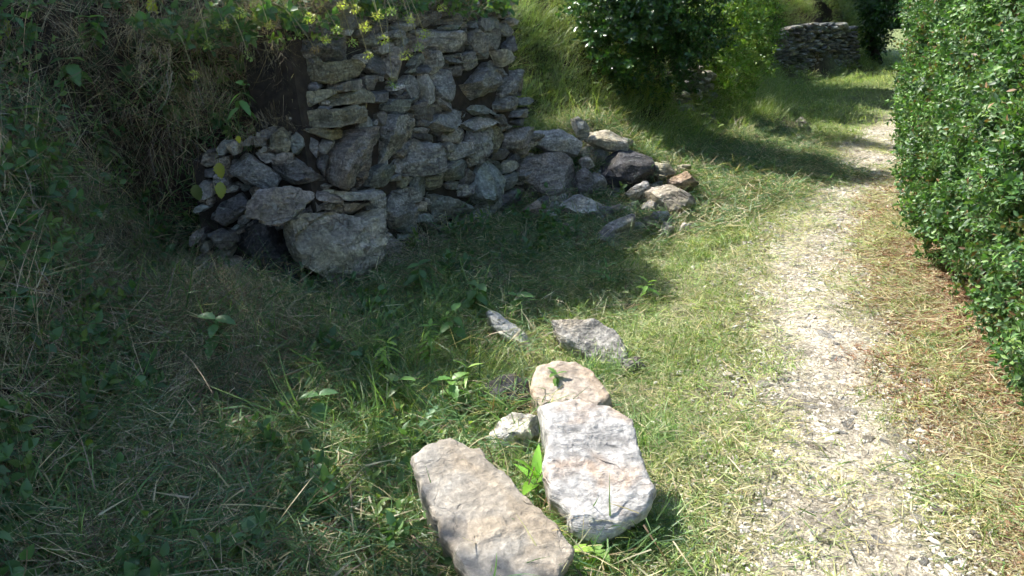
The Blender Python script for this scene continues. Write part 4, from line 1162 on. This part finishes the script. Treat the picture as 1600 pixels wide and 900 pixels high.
def woody(name, label, cat, key, base, c, r, n, sc, nl, r0, seed, gap=.12, group=None):
    e = empty(name, base); tag(e, label, cat, group)
    limbs(e, base, c, r, nl, r0)
    crown('foliage', key, e, c, r, n, sc, seed, gap=gap)
    return e
woody('shrub', 'dark glossy-leaved shrub spilling over the bank beyond the tall wall', 'shrub', 'shrub_sprig', (1.45, 8.3, hat(1.45, 8.3)), (1.25, 7.75, 1.45), (.72, .48, .9), 3400, (.8, 1.3), 7, .02, 3)
woody('shrub', 'light green shrub growing right of the dark glossy shrub on the bank', 'shrub', 'light_sprig', (2.3, 9.3, hat(2.3, 9.3)), (2.25, 9.0, 1.15), (.5, .45, .9), 2000, (.8, 1.3), 6, .025, 5)
woody('shrub', 'leafy green bush on the bank just left of the far wall', 'shrub', 'light_sprig', (3.3, 12.2, hat(3.3, 12.2)), (3.25, 11.7, 1.2), (.42, .4, .7), 900, (1.1, 1.7), 5, .025, 6)
for k, (cx_, cy_, cz_, r_, lb) in enumerate([(-3.75, 1.9, 3.5, .95, 'unseen shade tree added on the bank top nearest the camera, above the left edge'), (-3.35, 3.1, 3.5, .85, 'unseen shade tree added on the bank top above the hay mound'),  # trees added out of view, crowns placed to shade the ground at the left
        (-3.15, 4.65, 3.4, .66, 'unseen shade tree added on the bank top above the left end of the wall'), (-2.3, 5.8, 3.4, .66, 'unseen shade tree added on the bank top behind the tall wall')]):
    bx_, by_ = cx_ - .3, cy_ + .4
    woody('tree', lb, 'tree', 'shrub_sprig', (bx_, by_, hat(bx_, by_)), (cx_, cy_, cz_), (r_, r_ * .95, r_ * .7), (4200, 3000, 1700, 1900)[k], (1.1, 1.7), 7, .05, 20 + k, (.18, .08, -.06, -.05)[k], 'unseen shade trees added on the bank top')
woody('tree', 'tree on the bank above the lane whose crown shades the far verge', 'tree', 'shrub_sprig', (1.4, 14.6, hat(1.4, 14.6)), (2.1, 13.7, 4.4), (1.6, .9, .9), 3600, (1.6, 2.6), 8, .1, 8, .3)
woody('tree', 'unseen smaller tree added for shade between the shrubs and the far wall', 'tree', 'shrub_sprig', (0, 12.6, hat(0, 12.6)), (.35, 12.3, 4.1), (1.1, 1.1, .8), 2400, (1.5, 2.4), 7, .08, 18, .3)  # added above the view so its crown darkens the verge below
woody('shrub', 'dark bush round the tree trunk at the right end of the far wall', 'shrub', 'shrub_sprig', (7.15, 17.0, hat(7.15, 17.0)), (7.0, 16.9, 1.1), (.55, .6, 1.1), 1500, (1.2, 1.9), 4, .03, 19, .2)
woody('tree', 'dark tree with a leaning trunk at the right end of the far wall', 'tree', 'shrub_sprig', (7.3, 16.6, hat(7.3, 16.6)), (5.6, 19.6, 4.6), (3.1, 3.1, 1.5), 12000, (1.8, 3.0), 9, .11, 9, .35)
woody('tree', 'silvery grey-leaved tree behind the wire fence at the end of the lane', 'tree', 'silver_sprig', (14.6, 34, hat(14.6, 34)), (14.4, 33.5, 2.4), (2.6, 1.8, 2.2), 2600, (1.0, 1.7), 8, .15, 10, .2)

# ------------------------------------------------------------------ far end: low hedge and wire fence
fh = empty('low_hedge', (13, 31, 0)); tag(fh, 'low dark hedge across the end of the lane below the wire fence', 'hedge')
n = 3500
P = np.stack([rng.uniform(9.5, 17, n), 31 + rng.normal(0, .35, n), rng.uniform(0.02, .75, n)], -1); P[:, 2] += height(P[:, 0], P[:, 1])
zd = rng.normal(0, .6, (n, 3)) + np.array([0, -.5, .5])
scatter('foliage', 'shrub_sprig', P, frames(zd, rng.uniform(0, 6.28, n)), rng.uniform(1.5, 2.6, n), parent=fh)
fe = empty('wire_fence', (13, 32, 0)); tag(fe, 'wire mesh fence in front of the silvery tree at the end of the lane', 'fence')
for i in range(6):
    T = Tris(); x = 9.5 + i * 1.6; z = hat(x, 32)
    tube(T, [(x, 32, z - .2), (x, 32, z + .8), (x, 32, z + 1.7)], .03, .03, (.4, .4, .4), 8)
    add_ob('post', T.mesh('post', M_WIRE), fe, (-13, -32, 0))
T = Tris()
for q in range(12): tube(T, [(9.5, 31.97, .2 + q * .13), (13, 31.97, .19 + q * .13), (17.5, 31.97, .2 + q * .13)], .006, .006, (.4, .4, .4), 3)
for q in range(54): tube(T, [(9.5 + q * .15, 31.965, .2), (9.5 + q * .15, 31.965, 1.63)], .004, .004, (.4, .4, .4), 3)
tag(add_ob('wire_mesh', T.mesh('wire_mesh', M_WIRE), fe, (-13, -32, 0)), kind='stuff')

# ------------------------------------------------------------------ stones set in the path
def pebble(seed, flat=.4):
    r = np.random.default_rng(seed)
    th = np.linspace(0, 2 * PI, 9, endpoint=False)
    o = np.stack([np.cos(th), np.sin(th) * r.uniform(.55, .85)], -1) * (1 + r.normal(0, .16, (9, 1)))
    return rock_mesh('stone', o * .5, np.array([1., 0, 0]), np.array([0, 1., 0]), np.array([0, 0, 1.]), flat * .5, .3, seed, n=9, amp=.07, planes=3)
PEB = [pebble(300 + k) for k in range(12)]
cnt = 0
for _ in range(4000):
    if cnt >= 280: break
    y = 1.6 + 6.5 * rng.random() ** 1.2
    x = float(interp_x(PATH_C, y)) + rng.normal(0, .19)
    s = rng.uniform(.022, .06) * (1 + .06 * y) * (1.35 if rng.random() < .15 else 1)
    o = add_ob('stone', PEB[cnt % 12], path, (x, y, hat(x, y) + .012))
    o.scale = (s * 1.2, s, s * rng.uniform(.4, .7)); o.rotation_euler = (rng.normal(0, .12), rng.normal(0, .12), rng.uniform(0, 6.28))
    set_tone(o, random.choice(['c', 'c', 'c', 'w', 'l', 't']), .15)
    cnt += 1
# a few dark and pale stones that stand out
for (px, py, s, tn, lb) in [(1158, 588, .05, 'g', 'small dark stone in the clippings left of the path'), (1140, 618, .075, 't', 'pale flat stone in the clippings left of the path'),
                            (1233, 722, .05, 'd', 'dark blue-grey stone on the left edge of the path'), (1206, 750, .055, 'b', 'grey pointed stone lowest on the left edge of the path'),
                            (1216, 522, .09, 'w', 'pale flat stone on the left edge of the path beside the hedge shade')]:
    g = on_ground(px, py); o = add_ob('rock', PEB[int(px) % 12].copy(), None, g + np.array([0, 0, .008])); o.scale = (s, s * .8, s * .6); o.rotation_euler = (.1, .1, px)
    set_tone(o, tn); tag(o, lb, 'stone')
PEB2 = []
M_GRIT = mat_leaf('grit', .85, 0.0, (1, 1, 1), .25, .3)
for k in range(10):
    me = pebble(340 + k, .5)
    c = np.array(random.choice([(.46, .42, .35), (.55, .52, .46), (.36, .32, .26), (.28, .26, .23)]))
    a = me.attributes.new('tint', 'FLOAT_COLOR', 'POINT'); a.data.foreach_set('color', np.tile([*c, 1], len(me.vertices)).astype(np.float32))
    me.materials.clear(); me.materials.append(M_GRIT); PEB2.append(me)
templates('grit', PEB2)
n = 24000
y = 1.2 + 8.0 * rng.random(n) ** 1.3; x = interp_x(PATH_C, y) + rng.normal(0, .24, n)
P = np.stack([x, y, height(x, y) + .011], -1)
sz = rng.uniform(.004, .016, n) * (1 + .1 * y) * np.where(rng.random(n) < .1, 1.8, 1)
scatter('gravel', 'grit', P, np.stack([rng.normal(0, .3, n), rng.normal(0, .3, n), rng.uniform(0, 6.28, n)], -1), np.stack([sz * 1.2, sz, sz * .6], -1), label='pale angular gravel scattered over the path', cat='gravel')

# ------------------------------------------------------------------ single plants
def leaf_mesh(L, w, col, serr=0.0, k=8, curl=.35, fold=.3, mat=None):
    T = Tris(); leaf(T, (0, 0, 0), (1, 0, 0), (0, 0, 1), L, w, col, fold, curl, serr, k)
    return T.mesh('leaf', mat or M_BROAD)

def plant(name, label, cat, base, stem_dir, H, pairs, L, w, col, droop=.2, serr=.12, group=None, stemcol=(.14, .2, .06), opp=2):
    e = empty(name, base); tag(e, label, cat, group)
    d = np.array(stem_dir, float); d /= np.linalg.norm(d)
    T = Tris(); side = np.cross(d, [0, 1, .1]); pts = [d * H * t + side * .04 * H * math.sin(2.5 * t) for t in np.linspace(0, 1, 6)]
    tube(T, pts, .0028, .0014, stemcol, 5)
    add_ob('stem', T.mesh('stem', M_BROAD), e)
    H, L, w = H * 1.15, L * 1.25, w * 1.25; col = np.array(col) * 1.25
    ms = [leaf_mesh(L, w, jit(col, .12), serr, 9), leaf_mesh(L * .8, w * .85, jit(col, .2), serr, 9)]
    a0 = random.uniform(0, 6.28)
    for i in range(pairs):
        t = .3 + .7 * (i + 1) / pairs if pairs > 1 else 1
        p = d * H * t + side * .04 * H * math.sin(2.5 * t)
        for j in range(opp):
            a = a0 + i * PI / 2 + j * 2 * PI / opp + random.uniform(-.25, .25)
            el = (.55 if t > .95 else 0) - droop + random.uniform(-.15, .15)
            o = add_ob('leaf', ms[(i + j) % 2], e, p)
            s = (1.05 - .45 * abs(t - .6)) * random.uniform(.85, 1.1)
            o.scale = (s, s, s)
            o.rotation_euler = (random.uniform(-.3, .3), -el, a)
    return e
def G(px, py, lift=0.0): return on_ground(px, py) + np.array([0, 0, lift])
DKG = (.11, .21, .085); MDG = (.11, .22, .06); LTG = (.2, .34, .07); YEL = (.42, .42, .07)
plant('nettle', 'young grey-green plant growing in front of the big corner boulder of the wall', 'plant', G(478, 460), (.05, -.1, 1), .17, 4, .085, .03, (.13, .22, .15))
plant('nettle', 'nettle with drooping toothed leaves on the hay mound at the left', 'plant', G(192, 640), (.1, -.3, 1), .16, 2, .085, .045, (.11, .2, .11), .7)
plant('nettle', 'bright green nettle hanging at the left edge of the wall', 'plant', on_plane(372, 200, PL_B[0] + PL_B[3] * .2, PL_B[3]), (.35, -.3, 1), .2, 4, .085, .032, (.14, .28, .08), .3)
plant('nettle', 'dense dark nettle high on the left bank beside the hay', 'plant', G(178, 262), (.0, -.5, 1), .18, 5, .08, .05, DKG, .3)
plant('nettle', 'nettle clump nearest the top left corner of the bank', 'plant', G(118, 150), (.3, -.5, 1), .18, 5, .09, .05, DKG, .3)
plant('nettle', 'dark nettle left of the yellowing hanging leaves', 'plant', G(275, 200), (.2, -.5, 1), .18, 5, .08, .045, DKG, .3)
plant('nettle', 'leafy nettle in the shade right below the wall foot', 'plant', G(742, 500), (.1, -.1, 1), .17, 5, .08, .045, DKG, .3)
plant('nettle', 'nettle right beside the long pale stone', 'plant', G(800, 500), (.2, -.1, 1), .12, 4, .07, .04, MDG, .3)
plant('nettle', 'nettle in long grass halfway between left bank and slabs', 'plant', G(500, 665), (.1, -.1, 1), .12, 3, .075, .045, DKG, .3)
plant('nettle', 'nettle low at the bottom edge left of the grey-brown slab', 'plant', G(400, 880), (-.1, -.1, 1), .10, 4, .07, .045, DKG, .3)
plant('weed', 'sunlit pale green weed with a feathery top in the long grass', 'plant', G(672, 590), (.05, .1, 1), .2, 7, .05, .018, LTG, .0, .3, opp=3)
plant('weed', 'bluish feathery weed above the grey-brown slab', 'plant', G(665, 690), (.05, -.1, 1), .08, 5, .07, .022, (.16, .28, .13), -.1, .4, opp=3)
plant('dock', 'bright green dock leaves standing between the two foreground slabs', 'plant', G(838, 775), (.02, -.1, 1), .06, 2, .12, .035, (.17, .36, .05), -.75, .0, opp=3)
plant('dock', 'pale green leaves below the lower end of the white slab', 'plant', G(925, 882), (.1, -.2, 1), .05, 2, .08, .04, (.26, .42, .1), .0, .1, opp=3)
plant('dock', 'small green plant in front of the tan-pink boulder', 'plant', G(868, 640, .08), (.02, -.1, 1), .07, 4, .055, .022, MDG, .0, .2, opp=3)
plant('weed', 'upright green weed with narrow leaves on the shaded grass below the layered slab', 'plant', G(945, 455), (.05, 0, 1), .12, 5, .07, .012, MDG, -.3, .0, opp=3)
plant('weed', 'bright weed on the verge beside the boulder heap', 'plant', G(1010, 470), (.05, 0, 1), .09, 4, .07, .02, LTG, -.1, .0, opp=2)
plant('weed', 'pale rosette of toothed leaves at the bottom left corner', 'plant', G(18, 850), (.1, -.1, 1), .07, 4, .09, .04, (.13, .23, .1), .1, .3, opp=3)
plant('dock', 'sunlit yellow-green plant in the grass left of the black boulder', 'plant', G(735, 640), (-.02, 0, 1), .16, 4, .07, .014, LTG, -.1, .0, opp=2)

plant('nettle', 'leafy plant directly left of the black boulder', 'plant', G(706, 655), (.05, 0, 1), .15, 5, .07, .035, MDG, .1, .15)
plant('nettle', 'tall leafy plant between the sunlit grass and the long pale stone', 'plant', G(715, 560), (-.05, 0, 1), .2, 6, .075, .035, MDG, .15, .15)
plant('nettle', 'leafy plant in dappled light above the upper corner of the grey-brown slab', 'plant', G(628, 662), (0, 0, 1), .16, 5, .075, .035, MDG, .1, .15)
plant('weed', 'fern-like plant arching over the upper corner of the grey-brown slab', 'plant', G(600, 610), (.15, -.1, 1), .2, 8, .06, .016, LTG, .1, .35, opp=3)
plant('nettle', 'nettle at the foot of the wall right of the corner boulder', 'plant', G(660, 470), (0, -.1, 1), .18, 5, .08, .045, DKG, .3)
plant('nettle', 'shaded nettle left of the bluish stone at the foot of the bank', 'plant', G(350, 560), (0, -.1, 1), .16, 5, .08, .045, DKG, .3)
plant('nettle', 'nettle on the upper left bank against the dark hay', 'plant', G(60, 240), (.2, -.5, 1), .2, 6, .085, .048, MDG, .3)
plant('nettle', 'lighter nettle high on the bank between the two yellow leaves', 'plant', G(150, 90), (.3, -.5, 1), .2, 6, .085, .045, MDG, .2)
plant('nettle', 'nettle right of the big backlit yellow leaf', 'plant', G(300, 90), (.3, -.5, 1), .2, 6, .08, .045, MDG, .2)
# large single leaves in the top left
def hanging_leaf(label, px, py, off, L, w, col, rot):
    base = on_plane(px, py, PL_B[0] + PL_B[3] * off, PL_B[3]) if px > 290 else G(px, py, .04)
    e = empty('hanging_leaf', base); tag(e, label, 'leaf', 'bramble leaves hanging on the bank')
    o = add_ob('leaf', leaf_mesh(L * 1.05, w * .9, col, .13, 11, .3, .4), e); o.rotation_euler = rot
    T = Tris(); tube(T, [(0, 0, 0), (-.01, .02, .06), (-.03, .06, .12)], .0016, .0012, (.2, .22, .08), 4)
    add_ob('leaf_stalk', T.mesh('leaf_stalk', M_BROAD), e)
hanging_leaf('upper of the two yellow-green leaves hanging left of the wall', 342, 254, .25, .075, .06, (.42, .45, .09), (.2, 1.3, -1.3))
hanging_leaf('lower of the two yellow-green leaves hanging left of the wall', 344, 284, .24, .08, .06, (.34, .4, .1), (-.2, 1.3, -1.5))
hanging_leaf('dull green leaf left of the two yellow-green leaves', 306, 288, .24, .08, .065, (.17, .23, .08), (.3, 1.4, -1.2))
hanging_leaf('tiny bright yellow leaf above the two yellow-green leaves', 372, 212, .25, .035, .03, (.6, .6, .06), (.3, 1.2, -1.2))
hanging_leaf('big backlit yellow leaf near the top left of the photo', 238, 6, .1, .13, .06, (.5, .58, .04), (.1, 1.35, -1.4))
hanging_leaf('broad yellowish leaf cut by the left edge at the top', 4, 40, .1, .1, .07, (.38, .46, .06), (.1, 1.2, -1.0))

# flower stems arching over the wall top
def flower_head(n, r, col):
    T = Tris()
    for _ in range(n):
        d = np.random.normal(size=3); d /= np.linalg.norm(d); d[2] *= .7
        b = d * r * random.uniform(.3, .8)
        leaf(T, b, d + np.random.normal(size=3) * .4, (0, 0.1, 1), r * .42, r * .2, jit(col, .2), .2, .2, k=2)
    return T.mesh('flower_head', M_BROAD)
FH = [flower_head(60, .024, (.55, .6, .16)) for _ in range(3)] + [flower_head(50, .024, (.3, .42, .14)) for _ in range(2)] + [flower_head(50, .024, (.34, .25, .15))]
FL = [(575, 86, 520, -30, 0, 'lit yellow flower head hanging lowest over the olive ledge stones'), (570, 42, 500, -40, 1, 'yellow flower head just under the grass fringe of the wall'),
      (634, 86, 590, -40, 2, 'yellow flower head hanging right of the olive ledge stones'), (664, 53, 600, -40, 0, 'rightmost bright yellow flower head over the wall'),
      (655, 73, 610, -40, 3, 'curved greenish flower spray just under the rightmost bright head'), (613, 128, 600, 0, 4, 'green leafy head hanging lowest against the wall'),
      (612, 18, 560, -50, 3, 'green flower head at the top edge above the tall brown stone'), (590, 24, 540, -50, 1, 'pale flower head beside the green one at the top edge'),
      (528, 46, 440, -20, 3, 'small flower head hanging over the dark upper left stone'), (492, 76, 400, 10, 5, 'dried brown seed head above the long olive stone'),
      (535, 8, 470, -50, 1, 'bright yellow flowers at the top edge left of the flower heads'), (467, 55, 400, -20, 3, 'small green head left of the dried brown seed head'),
      (376, 20, 330, -40, 0, 'yellow flower of the two near the top, left of the wall'), (350, 38, 300, -20, 1, 'pale yellow flower lower left of the other near the top'),
      (303, 117, 270, 60, 0, 'single orange-yellow flower among the weeds of the bank'), (388, 86, 350, 30, 4, 'small yellow-green head hanging in the dark gap left of the wall')]
side_w = {0: 'bright yellow', 1: 'yellow', 2: 'pale yellow', 3: 'greenish', 4: 'green'}
for (hx, hy, ax, ay, kx, lb) in [(448, 14, 400, -60, 3, 'greenish head left of the top centre fringe, nearest the frame edge'), (484, 28, 430, -50, 0, 'bright yellow head in the fringe over the dark upper left stones'),
        (508, 62, 450, -30, 1, 'yellow head just above the long olive ledge stone, left one'), (552, 66, 500, -30, 3, 'greenish head above the long olive ledge stone, right one'),
        (640, 30, 590, -50, 1, 'yellow head between the tall brown stone and the top of the frame'), (690, 12, 640, -50, 2, 'pale head at the top edge over the upright grey stone'),
        (600, 62, 560, -40, 0, 'bright head hanging in front of the tall brown stone'), (420, 40, 370, -50, 1, 'yellow head over the dark recess left of the wall'),
        (326, 70, 290, -40, 3, 'greenish head in the hay above the hanging leaves'), (556, 14, 510, -60, 0, 'bright head touching the top edge in the middle of the fringe')]: FL.append((hx, hy, ax, ay, kx, lb))
for (hx, hy, ax, ay, kx, lb) in FL:
    off = random.uniform(.18, .34)
    pl = PL_A if hx > 512 else PL_B
    h = on_plane(hx, hy, pl[0] + pl[3] * off, pl[3]); a_ = on_plane(ax, ay, pl[0] + pl[3] * (off * .3), pl[3])
    e = empty('flower_stem', a_); tag(e, lb, 'wildflower', 'wild flowers hanging over the wall and bank')
    T = Tris(); pts = [(h - a_) * t + np.array([0, 0, .09 * math.sin(PI * t)]) for t in np.linspace(0, 1, 7)]
    tube(T, pts, .003, .0016, (.42, .38, .2), 4)
    add_ob('stem', T.mesh('stem', M_DRY), e)
    o = add_ob('flower_head', FH[kx], e, h - a_); s = random.uniform(1.3, 1.9); o.scale = (s, s, s)

# single dry stalks and twigs
def stalk(label, px, w=.0022, col=(.55, .47, .26), lift=.05):
    P = [on_ground(*p) for p in px]
    P = np.array(P); P += (CAM - P) / np.linalg.norm(CAM - P, axis=1)[:, None] * lift
    t = np.linspace(0, len(P) - 1, 14)
    Q = np.stack([np.interp(t, range(len(P)), P[:, k]) for k in range(3)], -1)
    Q[1:-1] = (Q[:-2] + Q[1:-1] + Q[2:]) / 3
    T = Tris(); tube(T, Q - Q[0], w, w * .6, col, 5)
    o = add_ob('dry_stalk', T.mesh('dry_stalk', M_DRY), None, Q[0]); tag(o, label, 'stalk', 'dry stalks lying on the bank')
stalk('long yellow stalk kinked over the left bank, pointing down right', [(145, 255), (220, 320), (255, 400), (278, 450)], .0026, (.62, .54, .24))
stalk('long straw running from the top left down across the bank', [(0, 120), (60, 160), (105, 195), (160, 260)], .002)
stalk('dark curved twig lying in front of the dark hollow', [(222, 565), (250, 615), (310, 662)], .0035, (.3, .24, .18))
stalk('pale flat straw lying level across the hay', [(100, 684), (160, 690), (230, 695)], .0035, (.6, .54, .35))
stalk('fine straw upright beside the narrow stone', [(108, 520), (128, 580), (122, 500)], .0018)
stalk('straw pointing down right at the bottom of the bank', [(228, 840), (265, 868), (300, 898)], .0024, (.6, .55, .4))
stalk('curved grass stem ending at the left edge of the photo', [(0, 425), (40, 390), (90, 350), (130, 352)], .002, (.45, .45, .2))
stalk('bent stem crossing the first straw near the left edge', [(0, 230), (45, 180), (70, 140)], .0018, (.4, .35, .2))
stalk('twig lying over the pale broken rock between the slabs', [(722, 668), (770, 672), (830, 676), (880, 672)], .0024, (.5, .4, .22), .09)
stalk('red-brown stem standing behind the pale broken rock', [(826, 672), (828, 640), (834, 600)], .0022, (.3, .14, .1), .12)
